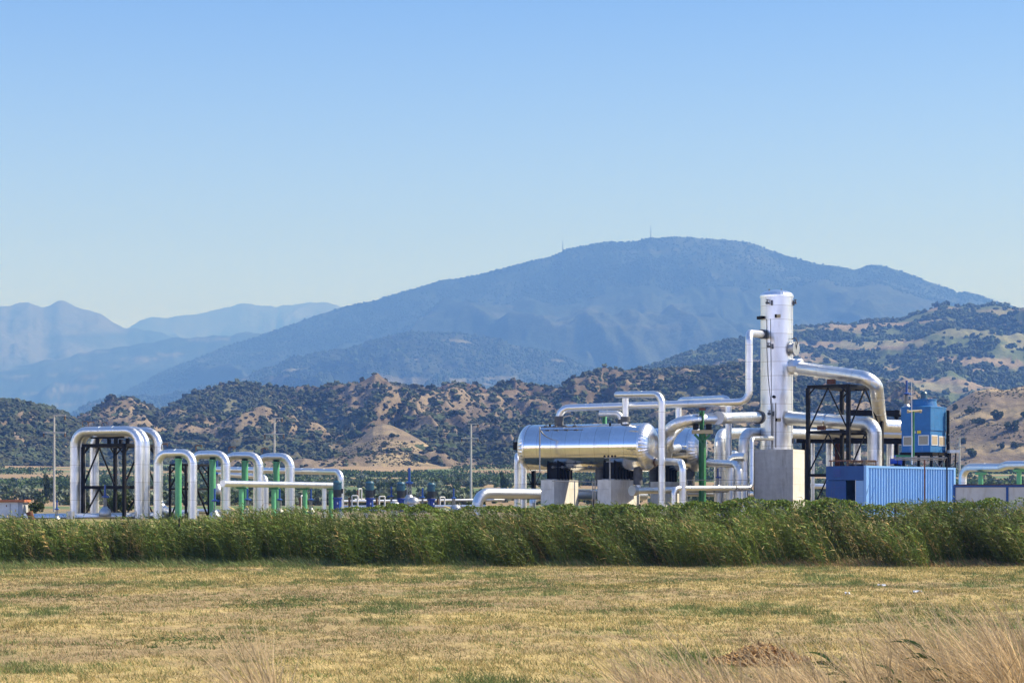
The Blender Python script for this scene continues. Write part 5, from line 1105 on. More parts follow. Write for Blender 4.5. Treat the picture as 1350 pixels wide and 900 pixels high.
def win(u0, u1, side, z0, z1):
    if side == 0:
        w_ = tb(u0, u1, -0.012, 0.03, z0, z1, 'louvre', 'white_paint'); tb(u0 + 0.05, u1 - 0.05, -0.022, 0.0, z0 + 0.05, z1 - 0.05, 'louvre_mesh', 'tan_louvre', w_)
    else:
        w_ = tb(-0.03, 0.012, u0, u1, z0, z1, 'louvre', 'white_paint'); tb(0.0, 0.022, u0 + 0.05, u1 - 0.05, z0 + 0.05, z1 - 0.05, 'louvre_mesh', 'tan_louvre', w_)
win(-WT + 0.12, -WT + 0.68, 0, zw0, zw1); win(-0.72, -0.10, 0, zw0 + 0.02, zw1 + 0.04); win(0.10, 0.80, 1, zw0 + 0.02, zw1 + 0.04); win(0.95, 1.66, 1, zw0, zw1)
tb(-0.78, -0.56, -0.015, 0.01, Z(571, 105.5), Z(567, 105.5), 'name_plate', 'yellow_sign'); tb(-0.95, -0.86, -0.06, 0.01, Z(570.5, 105.5), Z(567.5, 105.5), 'junction_box', 'white_paint')
MB().cyl(A3([X(1233, 105), 105.1, zt2]), A3([X(1233, 105), 105.1, zt2 - 0.01]), 0.01, n=6)
# its stand
st = thing('tower_stand', 'black steel stand carrying the blue cooling tower', 'support frame', (tp[0], tp[1], ZG))
for u_, v_ in ((-WT + 0.1, 0.1), (0.0, 0.1), (0.0, DT), (-WT + 0.1, DT)):
    c_ = tp + tx * u_ + ty * v_; MB().ibeam(c_ + UP * ZG, c_ + UP * (zb2 - 0.16), 0.14, 0.14).build('post', 'black_steel', st)
tb(-WT - 0.05, 0.12, 0.0, 0.16, zb2 - 0.16, zb2 - 0.006, 'beam', 'black_steel', st); tb(-WT - 0.05, 0.12, DT - 0.1, DT + 0.06, zb2 - 0.16, zb2 - 0.006, 'beam', 'black_steel', st); tb(-0.06, 0.12, 0.17, DT - 0.11, zb2 - 0.165, zb2 - 0.008, 'beam', 'black_steel', st)
tb(-WT - 0.05, -WT + 0.1, 0.17, DT - 0.11, zb2 - 0.165, zb2 - 0.008, 'beam', 'black_steel', st)
MB().bar(tp + tx * 0.0 + ty * 0.1 + UP * (zb2 - 0.2), tp + ty * (DT) + UP * (zb2 - 1.4), 0.06).bar(tp + ty * DT + UP * (zb2 - 0.2), tp + ty * 0.1 + UP * (zb2 - 1.4), 0.06).build('brace', 'grey_steel', st)
MB().bar(tp - tx * (WT - 0.3) + UP * (zb2 - 0.2), tp - tx * 0.3 + UP * (zb2 - 1.3), 0.06).build('brace', 'grey_steel', st)
c_ = tp + tx * 0.14 + ty * DT * 0.95; MB().ibeam(c_ + UP * ZG, c_ + UP * Z(541, 107), 0.17, 0.14).build('tall_post', 'black_steel', st)
# platform with railing
pf = thing('access_platform', 'small grey railed platform right of the cooling tower', 'platform', P(1256, 597, 106.5))
q = P(1256.5, 595, 106.5); MB().box(q, (0.55, 0.9, 0.16)).build('deck', 'white_paint', pf)
for px_ in (1252.5, 1261): 
    for dd_ in (0, 0.8): MB().cyl(P(px_, 594, 106.1 + dd_), P(px_, 572.5, 106.1 + dd_), 0.02, n=8).build('post', 'grey_steel', pf)
for y_ in (572.7, 583): MB().cyl(P(1250, y_, 106.1), P(1261, y_, 106.1), 0.02, n=8).cyl(P(1261, y_, 106.1), P(1261, y_, 106.1) + A3([0.0, 0.8, 0]), 0.02, n=8).build('rail', 'grey_steel', pf)
for px_ in (1253, 1260): MB().bar(P(px_, 597, 106.6), A3([X(px_ - 3, 106.6), 106.6, ZG]), 0.07).build('leg', 'black_steel', pf)
# green feed pipe, mast
gf = thing('green_feed_pipe', 'green pipe climbing the front of the cooling tower with a tan cross piece', 'pipe', P(1204, 601, 103.8))
MB().tube([P(1180, 600.5, 103.6), P(1204.5, 601, 103.8), P(1204.5, 542, 103.8)], 1.25 * 104 / F, 0.07, 12, 0).build('riser', 'dark_green_paint', gf)
MB().cyl(P(1197, 542.5, 103.8), P(1215, 541.5, 104.0), 0.065, n=12).build('cross_piece', 'tan_plate', gf)
for px_ in (1197, 1214): MB().rev([(0, 0.09), (1, 0.09)], P(px_ - 1, 542, 103.8), P(px_ + 0.6, 542, 103.8), 14).build('flange', 'tan_plate', gf)
tag(MB().rev([(0, 0.03), (1, 0.012)], P(1202.3, 612, 103.2), P(1201.8, 503.5, 103.2), 8).build('antenna_mast', 'white_paint'), 'thin pale mast rising in front of the cooling tower', 'mast')
# blue valve behind the tower top
dup(vp, A3([X(1195.2, 110), 110, Z(501.5, 110) - 1.5 * 1.15]), 'blue valve with handwheel behind the cooling tower top', 1.15, rz=2.2)
# --- right-hand pipe and its posts
rpz = thing('silver_pipe', 'silver pipe with small jog running out of the right edge', 'pipe', base(P(1269, 630, 104)))
MB().tube([A3([X(1269.2, 104), 104, ZG - 0.2]), P(1269.2, 615.8, 104), P(1319, 616.0, 102), P(1328, 612.8, 101.5), P(1420, 612.2, 98)], 5.3 * 104 / F, 0.55, 22, 1.1).build('cladding_pipe', 'cladding', rpz)
for px_, y_, d_, lb in ((1293, 622, 103, 'green T post under the end pipe, left one'), (1343.5, 618, 101, 'green T post under the end pipe, at the photo edge')):
    root = thing('pipe_support_post', lb, 'support post', (X(px_, d_), d_, ZG)); zt_ = Z(y_, d_)
    MB().cyl(A3([X(px_, d_), d_, ZG - 0.2]), A3([X(px_, d_), d_, zt_ - 0.15]), 0.125, n=16).build('post', 'green_paint', root)
    MB().box((X(px_, d_), d_, zt_ - 0.08), (0.52, 0.3, 0.13)).build('head_plate', 'green_paint', root)
# --- low panel cabin at the right
pc = thing('panel_cabin', 'low white panel cabin with blue frame at the right edge', 'cabin', (X(1256, 95.5), 95.5, ZG))
pa = A3([X(1256.5, 95.5), 95.5, 0]); pb_ = A3([X(1400, 93), 93, 0]); L_ = np.linalg.norm(pb_ - pa); pd = (pb_ - pa) / L_; pn = A3([-pd[1], pd[0], 0]); zt_ = Z(638.8, 95.5); an_ = math.atan2(pd[1], pd[0])
def pbx(u0, u1, v0, v1, z0, z1, name, m): c_ = pa + pd * (u0 + u1) / 2 + pn * (v0 + v1) / 2 + UP * (z0 + z1) / 2; return MB().box(c_, (u1 - u0, abs(v1 - v0), z1 - z0), an_).build(name, m, pc)
pbx(0.05, L_, 0.03, 2.2, 1.2, zt_ - 0.12, 'wall', 'off_white_panel'); pbx(0, L_, 0, 2.25, zt_ - 0.12, zt_ - 0.02, 'roof_edge', 'shade_and_frame_blue'); pbx(0.02, L_, 0.04, 2.2, zt_ - 0.017, zt_ + 0.02, 'roof', 'rust')
for u_ in (0.0, 2.55, 5.1): pbx(u_, u_ + 0.11, -0.005, 0.1, 1.2, zt_ - 0.125, 'frame_post', 'shade_and_frame_blue')
# --- far things: pylon, sheds, masts
py = thing('lattice_pylon', 'thin lattice pylon far behind the tallest silver loop', 'pylon', gp(153.5, 520))
b0 = gp(153.5, 520); hh = Z(592, 520) - b0[2]; mb = MB()
for sx, sy in ((-1, -1), (1, -1), (1, 1), (-1, 1)): mb.bar(b0 + A3([sx * 0.9, sy * 0.9, 0]), b0 + A3([sx * 0.15, sy * 0.15, hh]), 0.09)
for k_ in range(8):
    f0, f1 = k_ / 8, (k_ + 1) / 8; w0, w1 = 0.9 - 0.75 * f0, 0.9 - 0.75 * f1
    for s_ in (-1, 1): mb.bar(b0 + A3([-w0 * s_, -w0, hh * f0]), b0 + A3([w1 * s_, -w1, hh * f1]), 0.06).bar(b0 + A3([-w0 * s_, w0, hh * f0]), b0 + A3([w1 * s_, w1, hh * f1]), 0.06)
mb.build('lattice', 'grey_steel', py)
mb = MB()
for f_, l_ in ((0.72, 1.8), (0.84, 1.5), (0.95, 1.2)): mb.bar(b0 + A3([-l_, 0, hh * f_]), b0 + A3([l_, 0, hh * f_]), 0.09)
mb.build('crossarm', 'grey_steel', py)
def shed(px, py_, D, wpx, hpx, label, m='wall_white', roof='roof_red'):
    z0 = Z(py_, D); wd = wpx * D / F; hh = hpx * D / F; x = X(px, D); dp = max(wd * 0.5, 2.5)
    root = thing('farm_shed', label, 'shed', (x, D, z0 - 0.5))
    MB().box((x, D, z0 + hh * 0.35 - 1), (wd, dp, hh * 0.7 + 2), 0.2).build('wall', m, root)
    ca, sa = math.cos(0.2), math.sin(0.2); vs = []
    for u, v, zz in ((-.53, -.55, .7), (.53, -.55, .7), (.53, .55, .7), (-.53, .55, .7), (-.53, 0, 1.05), (.53, 0, 1.05)): vs.append((x + u * wd * ca - v * dp * sa, D + u * wd * sa + v * dp * ca, z0 + hh * zz))
    MB().add(vs, [(0, 1, 5, 4), (2, 3, 4, 5), (0, 4, 3), (1, 2, 5), (3, 2, 1, 0)]).build('roof', roof, root)
    MB().box((x + wd * 0.1, D - dp * 0.5 - 0.10, z0 + hh * 0.3), (wd * 0.16, 0.1, hh * 0.35), 0.2).build('door', 'brown_paint', root)
for a in [(48, 654, 420, 14, 3, 'long low white shed left of the cypress'), (152, 629, 560, 6, 4, 'small white farmhouse left of the pylon in the loop'), (128, 650, 430, 6, 6, 'white hut seen under the left side of the tallest loop'), (165, 633, 560, 5, 4, 'second small white farmhouse on the slope inside the loop'),
          (640, 661, 330, 16, 3, 'long pale shed beyond the low silver elbow'), (610, 659, 320, 12, 3, 'pale shed beyond the rightmost pump'), (488, 655, 340, 26, 3, 'long pale roofed shed beyond the pumps'), ]:
    shed(*a, roof='wall_white' if 'pale' in a[5] or 'long' in a[5] else 'roof_red')
Xw, Dm, Zm, Tm, _, pxs, tm, nym = LAY['main_mountain']
for px_, y_, lb in ((743, 317, 'radio mast on the left shoulder of the big mountain'), (859, 297, 'tallest radio mast on the big mountain summit')):
    p = surf('main_mountain', px_, 100); tag(MB().rev([(0, 2.2), (0.6, 1.6), (1, 0.8)], p - UP * 5, A3([p[0], p[1], Z(y_, p[1])]), 6).build('radio_mast', 'grey_steel'), lb, 'mast')

# ------------------------------------------------------------------ hedge of reeds, vines, fence
def ribbons(b, d, bend, L, W, side, segs, cols, tip=0.05, basew=0.8):
    n = len(b); s = np.linspace(0, 1, segs + 1)
    wprof = np.where(s < 0.35, basew + (1 - basew) * s / 0.35, 1 - (1 - tip) * ((s - 0.35) / 0.65) ** 1.3)
    c = b[:, None] + d[:, None] * (L[:, None] * s)[..., None] + bend[:, None] * (L[:, None] * s ** 2)[..., None]
    off = side[:, None] * (W[:, None] * wprof * 0.5)[..., None]
    V = np.stack([c - off, c + off], 2).reshape(-1, 3); k = (segs + 1) * 2
    f = np.array([[2 * i, 2 * i + 1, 2 * i + 3, 2 * i + 2] for i in range(segs)])
    Fc = (f[None] + (np.arange(n) * k)[:, None, None]).reshape(-1, 4); C = np.repeat(cols, k, 0)
    return V, Fc, C
def merge(parts):
    V = []; Fc = []; C = []; n = 0
    for v, f, c in parts: V.append(v); Fc.append(f + n); C.append(c); n += len(v)
    return np.concatenate(V), np.concatenate(Fc), np.concatenate(C)
def norm(a): return a / np.maximum(np.linalg.norm(a, axis=1, keepdims=True), 1e-6)
TOPX = [-60, 0, 100, 200, 260, 300, 340, 380, 420, 470, 510, 550, 590, 640, 700, 760, 820, 880, 940, 1000, 1050, 1100, 1150, 1200, 1250, 1300, 1350, 1420]
TOPY = [680, 680, 682, 680, 677, 673, 668, 669, 669, 671, 669, 664, 670, 669, 667, 667, 666, 664, 662, 660, 659, 661, 664, 663, 661, 658, 657, 657]
def ztop(x, D=77.5): return Z(np.interp(x / D * F + 675, TOPX, TOPY), D)
def tipz(x, y): return ztop(x) + (fbm(x / 0.9, y / 1.2, 301, 3) - 0.5) * 0.80 + 0.02 + 0.30 * np.clip(fbm(x / 0.12, y / 0.3, 309, 2) - 0.62, 0, 1)
def reeds():
    r = np.random.default_rng(51); n = 17000
    x = r.uniform(-22.5, 22.5, n); y = 75.6 + r.uniform(0, 1, n) ** 1.1 * 4.4
    y = y + 3.4 * (fbm(x / 1.5, y / 4, 300, 3) - 0.5) - 0.9 * ss(-11, -5, x)
    dens = fbm(x / 1.3, y / 1.3, 303, 3); keep = r.uniform(0, 1, n) < ss(0.32, 0.5, dens) * 0.85 + 0.12; x, y = x[keep], y[keep]; n = len(x)
    z0 = gz(y); front = ss(76.8, 74.6, y + 0.5 * ss(-11, -5, x))
    H = (tipz(x, y) - z0) * r.uniform(0.62, 1.0, n) * (1 - 0.62 * front * r.uniform(0.3, 1, n)); H = np.maximum(H, 0.3)
    pxn = x / 77 * F + 675; lean = -0.16 - 0.34 * ss(350, 750, pxn) + r.normal(0, 0.16, n)
    d = norm(np.stack([lean * 0.7, r.normal(-0.10, 0.12, n), np.ones(n)], 1)); bend = np.stack([lean * 0.35, r.normal(-0.05, 0.08, n), -0.08 * np.ones(n)], 1)
    L = H / (d[:, 2] - 0.08)
    dry = (r.uniform(0, 1, n) < (0.05 + 0.18 * ss(0.52, 0.68, fbm(x / 1.8, y, 305, 3)) + 0.08 * ss(500, 1200, pxn)))[:, None]
    tone = (0.20 + 1.45 * fbm(x / 1.1, y / 1.1, 306, 3))[:, None]
    gcol = np.where(dry, A3([0.38, 0.30, 0.11]), A3([0.128, 0.180, 0.036])) * tone * r.uniform(0.7, 1.3, (n, 1))
    gcol[:, 0] *= r.uniform(0.85, 1.2, n)
    b = np.stack([x, y, z0 - 0.03], 1); parts = [ribbons(b, d, bend, L, np.full(n, 0.016), np.tile([1.0, 0.3, 0], (n, 1)), 4, gcol * A3([1.1, 1.0, 0.9]), 0.3, 1.0)]
    nl = 10
    for k in range(nl):
        s = (0.12 + 0.86 * (k + r.uniform(0, 1, n)) / nl); p = b + d * (L * s)[:, None] + bend * (L * s ** 2)[:, None]
        az = r.uniform(0, 6.283, n); el = r.uniform(0.5, 1.25, n)
        ld = np.stack([np.cos(az) * np.cos(el) - 0.30, np.sin(az) * np.cos(el) * 0.8 - 0.12, np.sin(el)], 1); ld = norm(ld)
        lb = np.stack([-0.22 + 0.1 * np.cos(az), 0.1 * np.sin(az), -r.uniform(0.15, 0.7, n)], 1)
        Lf = r.uniform(0.16, 0.42, n) * (1 - 0.25 * s); W = r.uniform(0.020, 0.040, n)
        sd = norm(np.cross(ld, np.stack([r.normal(0, 1, n), r.normal(0, 1, n), r.normal(0, 0.6, n)], 1)))
        cc = gcol * r.uniform(0.75, 1.35, (n, 1)) * (0.85 + 0.35 * s[:, None])
        parts.append(ribbons(p, ld, lb, Lf, W, sd, 3, cc))
    # seed plumes on a share of them
    m = r.uniform(0, 1, n) < 0.15; k = m.sum(); tip = b[m] + (d[m] + bend[m]) * L[m][:, None]
    for j in range(7):
        dd = norm(np.stack([r.normal(-0.5, 0.25, k), r.normal(0, 0.25, k), r.uniform(0.2, 1, k)], 1))
        parts.append(ribbons(tip - dd * 0.02 - UP * (0.03 * j), dd, np.stack([-0.3 * np.ones(k), 0 * np.ones(k), -0.5 * np.ones(k)], 1), r.uniform(0.08, 0.17, k), np.full(k, 0.012), norm(np.cross(dd, r.normal(0, 1, (k, 3)))), 2, np.tile(A3([0.33, 0.34, 0.15]), (k, 1)) * r.uniform(0.7, 1.2, (k, 1))))
    V, Fc, C = merge(parts); o = link('reed_hedge', raw_mesh('reed_hedge', V, Fc, 'reed_leaf', C)); tag(o, 'thick wind-bent green reeds in front of the plant', kind='stuff')
reeds()
def vines():
    r = np.random.default_rng(61); n = 62000
    x = r.uniform(-8, 22.5, n); h = r.uniform(0, 1, n); pxn = x / 77 * F + 675
    # creeper draped over the fence: thick along its top, hanging lower at the right
    zt = ztop(x, 78.2) + (fbm(x / 0.55, 0 * x, 401, 3) - 0.5) * 0.36; drop = np.interp(pxn, [400, 520, 640, 820, 1000, 1180, 1240, 1300, 1350], [0.05, 0.25, 0.2, 0.55, 0.85, 1.25, 1.5, 2.0, 2.1]) * (0.6 + 0.8 * fbm(x / 1.1, 0 * x, 402, 3))
    z = zt - drop * h ** 1.4; th_ = 0.30 + 0.25 * fbm(x / 0.8, z / 0.5, 403, 3); y = 78.0 + r.normal(0, 1, n) * th_ * 0.6 - 0.45 * fbm(x / 0.9, z / 0.6, 404, 3) - 0.35 * h
    keep = (r.uniform(0, 1, n) < ss(0.30, 0.52, fbm(x / 0.5, z / 0.4, 405, 3)) * 0.8 + 0.2) & (r.uniform(0, 1, n) < ss(430, 900, pxn) * 0.85 + 0.15 + 0.6 * np.exp(-((pxn - 551) / 22) ** 2)); x, y, z, h = x[keep], y[keep], z[keep], h[keep]; n = len(x)
    d = norm(np.stack([r.normal(0, 1, n), r.normal(-0.6, 0.7, n), r.normal(0.25, 0.7, n)], 1)); sd = norm(np.cross(d, r.normal(0, 1, (n, 3))))
    col = A3([0.13, 0.19, 0.032]) * r.uniform(0.55, 1.6, (n, 1)); col[:, 0] *= r.uniform(0.8, 1.35, n)
    L = r.uniform(0.05, 0.10, n); V, Fc, C = ribbons(np.stack([x, y, z], 1), d, np.tile([0, 0, -0.3], (n, 1)), L, L * 0.85, sd, 2, col, 0.15, 0.5)
    o = link('creeper', raw_mesh('creeper', V, Fc, 'vine_leaf', C)); tag(o, 'leafy creeper grown over the top of the fence', kind='stuff')
vines()
def weeds():
    """brown and green tangle at the hedge's foot, right half, and fresh grass fringe on the left"""
    r = np.random.default_rng(71); n = 34000; x = -22 + 44 * r.uniform(0, 1, n) ** 1.35; pxn = x / 75.5 * F + 675
    y = 75.6 - r.uniform(0, 1, n) * np.interp(pxn, [0, 250, 500, 1350], [4.2, 2.6, 1.1, 1.6]) + r.uniform(0, 1.3, n)
    right = ss(700, 1000, pxn); H = r.uniform(0.12, 0.42, n) * np.where(right > r.uniform(0, 1, n), 0.9, 1.0) * (0.5 + ss(73.5, 76, y))
    d = norm(np.stack([r.normal(-0.3, 0.3, n), r.normal(-0.1, 0.25, n), np.ones(n)], 1)); bend = np.stack([r.normal(-0.3, 0.2, n), r.normal(0, 0.15, n), -r.uniform(0.1, 0.5, n)], 1)
    br = (r.uniform(0, 1, n) < 0.12 + 0.5 * right)[:, None]; col = np.where(br, A3([0.36, 0.24, 0.11]), A3([0.18, 0.23, 0.075])) * r.uniform(0.7, 1.35, (n, 1))
    V, Fc, C = ribbons(np.stack([x, y, gz(y) - 0.02], 1), d, bend, H, r.uniform(0.012, 0.024, n), norm(np.stack([np.ones(n), r.normal(0, 0.7, n), 0 * x], 1)), 3, col)
    o = link('verge_grass', raw_mesh('verge_grass', V, Fc, 'reed_leaf', C)); tag(o, 'tangled grass at the foot of the reeds', kind='stuff')
weeds()
fn = thing('fence', 'dark wooden fence posts standing in the creeper and reeds', 'fence', (X(900, 77.6), 77.6, 0.2))
for px_, y0_, r_ in ((520, 676, 0.045), (782, 655, 0.03), (843, 662, 0.045), (927, 664, 0.05), (1011, 664, 0.055), (1095, 662, 0.055), (1180, 664, 0.05), (1265, 668, 0.055), (1345, 668, 0.05), (236, 680, 0.04)):
    MB().rev([(0, r_ * 1.1), (0.97, r_), (1, r_ * 0.6)], A3([X(px_, 77.3), 77.3, 0.0]), P(px_ + 0.6, y0_ + 2, 77.3), 8).build('post', 'fence_wood', fn)
for zz in (1.0, 1.5, 2.0): MB().cyl(A3([X(520, 77.36), 77.36, zz]), A3([X(1345, 77.36), 77.36, zz + 0.05]), 0.004, n=5).build('wire', 'wire', fn)

# ------------------------------------------------------------------ field grass
def field():
    r = np.random.default_rng(81); parts = []
    for n, y0, y1, hs, ws, segs in ((210000, 19, 77.5, 1.0, 1.0, 1),):
        y = y0 + (y1 - y0) * r.uniform(0, 1, n) ** 0.85; x = (r.uniform(-0.05, 1.05, n) * 1350 - 675) / F * y
        y = y + 0 * x; g, s = fieldmask(x, y); clump = fbm(x / 0.30, y / 0.42, 90, 3)
        keep = r.uniform(0, 1, n) < (0.18 + 0.82 * ss(0.38, 0.6, clump)) * (0.65 + 0.35 * np.maximum(s, g)); x, y, g, s, clump = x[keep], y[keep], g[keep], s[keep], clump[keep]
        for k in range(3):
            m = len(x); isg = r.uniform(0, 1, m) < 0.33 + 0.60 * g
            H = (r.uniform(0.025, 0.075, m) + 0.07 * g * ss(0.45, 0.7, clump) + 0.025 * s) * hs
            px_, py_ = x + r.normal(0, 0.04, m), y + r.normal(0, 0.06, m)
            d = norm(np.stack([r.normal(-0.15, 0.6, m), r.normal(0, 0.5, m), r.uniform(0.35, 1.1, m)], 1)); bend = np.stack([r.normal(-0.1, 0.2, m), 0 * x, -r.uniform(0, 0.4, m)], 1)
            dryc = A3([0.44, 0.325, 0.165]) + (A3([0.58, 0.45, 0.185]) - A3([0.44, 0.325, 0.165])) * s[:, None]
            col = np.where(isg[:, None], A3([0.18, 0.225, 0.075]), dryc) * r.uniform(0.5, 1.3, (m, 1)) * (0.62 + 0.72 * fbm(px_ / 1.4, py_ / 2.2, 93, 4))[:, None]
            parts.append(ribbons(np.stack([px_, py_, gz(py_) + lumps(px_, py_) - 0.006], 1), d, bend, H * 1.3, np.full(m, 0.009) * (0.7 + y / 50), norm(np.stack([np.ones(m), r.normal(0, 0.5, m), 0 * x], 1)), 1, col, 0.25, 1.0))
    V, Fc, C = merge(parts); o = link('field_grass', raw_mesh('field_grass', V, Fc, 'grass_blade', C)); tag(o, 'short dry and green grass covering the mown field', kind='stuff')
field()
def drytufts():
    r = np.random.default_rng(87); nc = 900; D = 20 + 56 * r.uniform(0, 1, nc) ** 0.8; cx = (r.uniform(-0.03, 1.03, nc) * 1350 - 675) / F * D; k = 34
    isg = r.uniform(0, 1, nc) < 0.45
    x = (cx[:, None] + r.normal(0, 0.10, (nc, k)) * r.uniform(0.5, 2.2, (nc, 1))).ravel(); y = (D[:, None] + r.normal(0, 0.12, (nc, k)) * r.uniform(0.5, 2.0, (nc, 1))).ravel(); n = nc * k
    y = np.minimum(y, 77); H = (r.uniform(0.06, 0.17, (nc, 1)) * r.uniform(0.5, 1.1, (nc, k))).ravel()
    d = norm(np.stack([r.normal(-0.25, 0.5, n), r.normal(0, 0.45, n), r.uniform(0.5, 1.1, n)], 1)); g = np.repeat(isg, k)[:, None]; t = np.repeat(r.uniform(0.7, 1.25, nc), k)[:, None]
    col = np.where(g, A3([0.16, 0.22, 0.07]), A3([0.52, 0.40, 0.20])) * t * r.uniform(0.5, 1.3, (n, 1))
    V, Fc, C = ribbons(np.stack([x, y, gz(y) + lumps(x, y) - 0.01], 1), d, np.tile([-0.1, 0, -0.3], (n, 1)), H, r.uniform(0.007, 0.016, n), norm(np.stack([np.ones(n), r.normal(0, 0.5, n), 0 * x], 1)), 3, col, 0.1, 1.0)
    o = link('grass_tufts', raw_mesh('grass_tufts', V, Fc, 'grass_blade', C)); tag(o, 'loose tufts of dry and green grass standing up from the field', kind='stuff')
drytufts()
def tufts():
    """low green weeds in patches"""
    r = np.random.default_rng(85); V = []; spots = [(430, 767), (120, 770), (160, 768), (400, 790), (370, 797), (540, 768), (660, 770), (700, 778), (740, 772), (800, 774), (930, 766), (1140, 772), (1255, 822), (980, 806), (600, 797), (30, 785), (250, 842), (1030, 772), (860, 768), (1290, 757), (90, 787), (480, 806), (380, 793), (340, 800)]
    parts = []
    for px_, y_ in spots:
        D = CAMZ * F / (y_ - HZ); m = 420; cx = X(px_, D); x = cx + r.normal(0, 0.55, m); y = D + r.normal(0, 0.9, m)
        H = r.uniform(0.05, 0.16, m); d = norm(np.stack([r.normal(0, 0.7, m), r.normal(0, 0.6, m), r.uniform(0.3, 1, m)], 1))
        parts.append(ribbons(np.stack([x, y, gz(y) + lumps(x, y)], 1), d, np.tile([0, 0, -0.4], (m, 1)), H, r.uniform(0.012, 0.028, m), norm(np.cross(d, r.normal(0, 1, (m, 3)))), 2, A3([0.11, 0.155, 0.05]) * r.uniform(0.6, 1.5, (m, 1))))
    V, Fc, C = merge(parts); o = link('field_weeds', raw_mesh('field_weeds', V, Fc, 'grass_blade', C)); tag(o, 'low green weed patches scattered over the field', kind='stuff')
tufts()
def drygrass():
    r = np.random.default_rng(91); parts = []
    cl = []
    for cx, D, spx, hh, k, n in ((1340, 22.5, 26, 0.86, 8, 90), (1238, 23.5, 22, 0.76, 6, 75), (1185, 26, 24, 0.55, 4, 50), (1100, 21.5, 50, 0.62, 9, 70), (985, 21.0, 60, 0.55, 12, 60), (900, 20.6, 45, 0.62, 12, 70), (825, 20.4, 40, 0.55, 7, 45), (345, 21, 16, 0.68, 6, 60), (560, 20.6, 60, 0.42, 3, 30), (1300, 27, 40, 0.6, 6, 50), (760, 20.3, 22, 0.28, 2, 14), (60, 21, 4, 0.30, 1, 6)):
        for _ in range(k): cl.append((cx + r.normal(0, spx), D + r.normal(0, 0.7), hh * r.uniform(0.75, 1.2), int(n * r.uniform(0.6, 1.4))))
    for cx, D, hh, n in cl:
        y = D + r.normal(0, 0.10, n); x = X(cx + 12, y) + r.normal(0, 0.07, n); L = np.minimum(hh * 1.85 * r.uniform(0.45, 1.15, n), 1.6)
        ln = r.normal(-0.30, 0.14); d = norm(np.stack([ln + r.normal(0, 0.26, n), r.normal(0, 0.25, n), np.ones(n)], 1)); bend = np.stack([r.normal(-0.22, 0.16, n), r.normal(0, 0.1, n), -r.uniform(0.0, 0.35, n)], 1)
        col = A3([0.74, 0.56, 0.32]) * r.uniform(0.35, 1.3, (n, 1)) * r.uniform(0.8, 1.1); b = np.stack([x, y, gz(y) - 0.02], 1)
        parts.append(ribbons(b, d, bend, L, r.uniform(0.007, 0.017, n), norm(np.stack([np.ones(n), r.normal(0, 0.4, n), 0 * x], 1)), 5, col, 0.3, 1.0))
        m = r.uniform(0, 1, n) < 0.5; k = m.sum()
        for j in range(7):
            s = 0.72 + 0.28 * j / 7; p = b[m] + d[m] * (L[m] * s)[:, None] + bend[m] * (L[m] * s ** 2)[:, None]
            dd = norm(d[m] + bend[m] * 1.5 + r.normal(0, 0.25, (k, 3)))
            parts.append(ribbons(p, dd, np.tile([-0.1, 0, -0.2], (k, 1)), r.uniform(0.04, 0.09, k), np.full(k, 0.006), norm(np.cross(dd, r.normal(0, 1, (k, 3)))), 1, A3([0.58, 0.46, 0.30]) * r.uniform(0.7, 1.15, (k, 1))))
    V, Fc, C = merge(parts); o = link('tall_dry_grass', raw_mesh('tall_dry_grass', V, Fc, 'dry_grass', C)); tag(o, 'tall bleached grass leaning in the near foreground', kind='stuff')
drygrass()
def reed_plant(px, D, h, label, nl=9, lean=-0.35, seed=0):
    r = np.random.default_rng(seed); b = A3([X(px, D), D, float(gz(D))]); root = thing('reed_plant', label, 'plant', b, 'green reeds in the foreground')
    d = norm(A3([[lean, 0.0, 1.0]])); bend = A3([[lean * 0.6, 0, -0.1]]); L = np.array([h])
    V, Fc, C = ribbons(A3([[0, 0, -0.02]]), d, bend, L, np.array([0.014]), A3([[1.0, 0.2, 0]]), 8, A3([[0.26, 0.26, 0.10]]), 0.4, 1.0)
    V2 = V + A3([0, 0.012, 0]); link('stem', raw_mesh('stem', np.concatenate([V, V2]), np.concatenate([Fc, Fc + len(V)]), 'reed_leaf', np.concatenate([C, C])), root)
    for k in range(nl):
        s = 0.42 + 0.58 * k / (nl - 1); p = (d * h * s + bend * h * s ** 2); side = -1 if k % 2 else 1
        ld = norm(A3([[-0.75 + 0.25 * side, 0.3 * side, 0.35 + 0.35 * (k / nl)]]) + r.normal(0, 0.1, (1, 3)))
        V, Fc, C = ribbons(p, ld, A3([[-0.25, 0, -0.45]]), np.array([r.uniform(0.30, 0.44)]), np.array([0.042]), norm(np.cross(ld, A3([[0.2, 1, 0.15]]))), 6, A3([[0.075, 0.125, 0.035]]) * r.uniform(0.8, 1.5), 0.04, 0.5)
        link('leaf', raw_mesh('leaf', V, Fc, 'reed_leaf', C), root)
reed_plant(1165, 22.3, 0.92, 'green reed with comb of dark leaves nearest the photo bottom', 9, -0.42, 1)
reed_plant(1288, 23, 1.05, 'green reed standing in the tall dry grass at right', 8, -0.42, 2)
reed_plant(1222, 22, 0.75, 'short green reed between the two taller ones', 5, -0.3, 3)
reed_plant(62, 24, 0.32, 'lone pale stalk with leaves at the lower left of the field', 4, -0.3, 4)
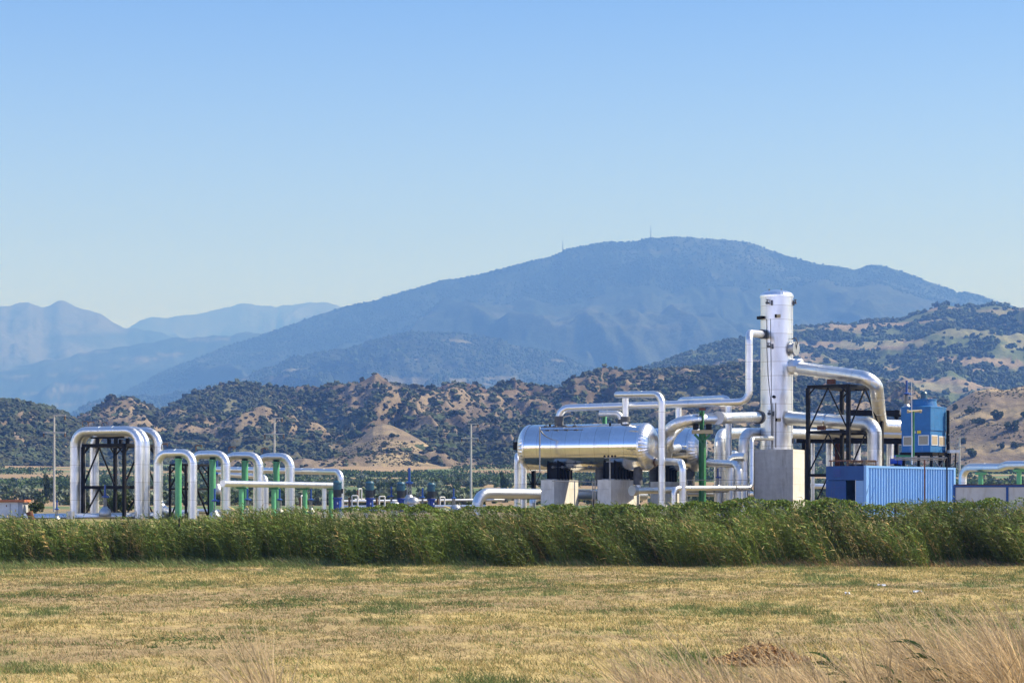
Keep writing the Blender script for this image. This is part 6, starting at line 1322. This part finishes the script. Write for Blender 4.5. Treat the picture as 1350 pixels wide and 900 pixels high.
# chip pile
def chips():
    D = 31.6; c = A3([X(1000, D), D, 0.0]); root = thing('wood_chip_pile', 'low heap of brown dry chips in the field', 'heap', c)
    r = np.random.default_rng(95); n = 5200; a = r.uniform(0, 6.283, n); q = r.uniform(0, 1, n) ** 0.5
    x = q * np.cos(a) * 0.78 + 0.12 * np.sin(3 * a) * q; y = q * np.sin(a) * 0.9; hgt = 0.22 * np.clip(1 - (np.hypot((x - 0.08) / 0.62, y / 0.8)) ** 1.6, 0, 1) + 0.05 * fbm(x / 0.15, y / 0.2, 96, 3) * (1 - q)
    z = hgt * (0.82 + 0.25 * r.uniform(0, 1, n))
    d = norm(r.normal(0, 1, (n, 3)) * A3([1, 1, 0.6])); sd = norm(np.cross(d, r.normal(0, 1, (n, 3))))
    col = A3([0.46, 0.29, 0.13]) * r.uniform(0.4, 1.5, (n, 1)); V, Fc, C = ribbons(np.stack([x, y, z + 0.01], 1), d, 0 * d, r.uniform(0.03, 0.085, n), r.uniform(0.015, 0.04, n), sd, 1, col, 0.6, 1.0)
    link('chips', raw_mesh('chips', V, Fc, 'chip', C), root)
    gx_, gy_ = np.meshgrid(np.linspace(-0.85, 0.85, 30), np.linspace(-1, 1, 30)); hz_ = 0.19 * np.clip(1 - (np.hypot((gx_ - 0.08) / 0.64, gy_ / 0.82)) ** 1.6, 0, 1) - 0.03
    ii = np.arange(900).reshape(30, 30); fq = np.stack([ii[:-1, :-1], ii[:-1, 1:], ii[1:, 1:], ii[1:, :-1]], -1).reshape(-1, 4)
    link('mound', raw_mesh('mound', np.stack([gx_, gy_, hz_], -1).reshape(-1, 3), fq, 'chip', np.tile(A3([0.16, 0.085, 0.045]), (900, 1)), True), root)
chips()
for px_, y_, lb in ((1162, 774, 'scrap of white litter on the field, left one'), (1210, 783, 'scrap of white litter on the field, right one'), (1117, 785, 'smallest scrap of white litter on the field')):
    D = CAMZ * F / (y_ - HZ); p = A3([X(px_, D), D, float(lumps(A3([X(px_, D)]), A3([D]))[0]) + 0.06])
    w_ = 0.06 if 'smallest' in lb else 0.11
    mb = MB(); vs = []; 
    for zz in (0.0, 0.006):
        for i in range(4):
            for j in range(3): vs.append(p + A3([(i - 1.5) * w_ * 0.7, (j - 1) * 0.08, zz + 0.03 * math.sin(i * 2.1 + j * 1.7 + px_)]))
    fs = [(i * 3 + j, (i + 1) * 3 + j, (i + 1) * 3 + j + 1, i * 3 + j + 1) for i in range(3) for j in range(2)]; fs += [tuple(12 + k for k in f[::-1]) for f in fs]
    tag(mb.add(vs, fs).build('litter', 'paper'), lb, 'litter')
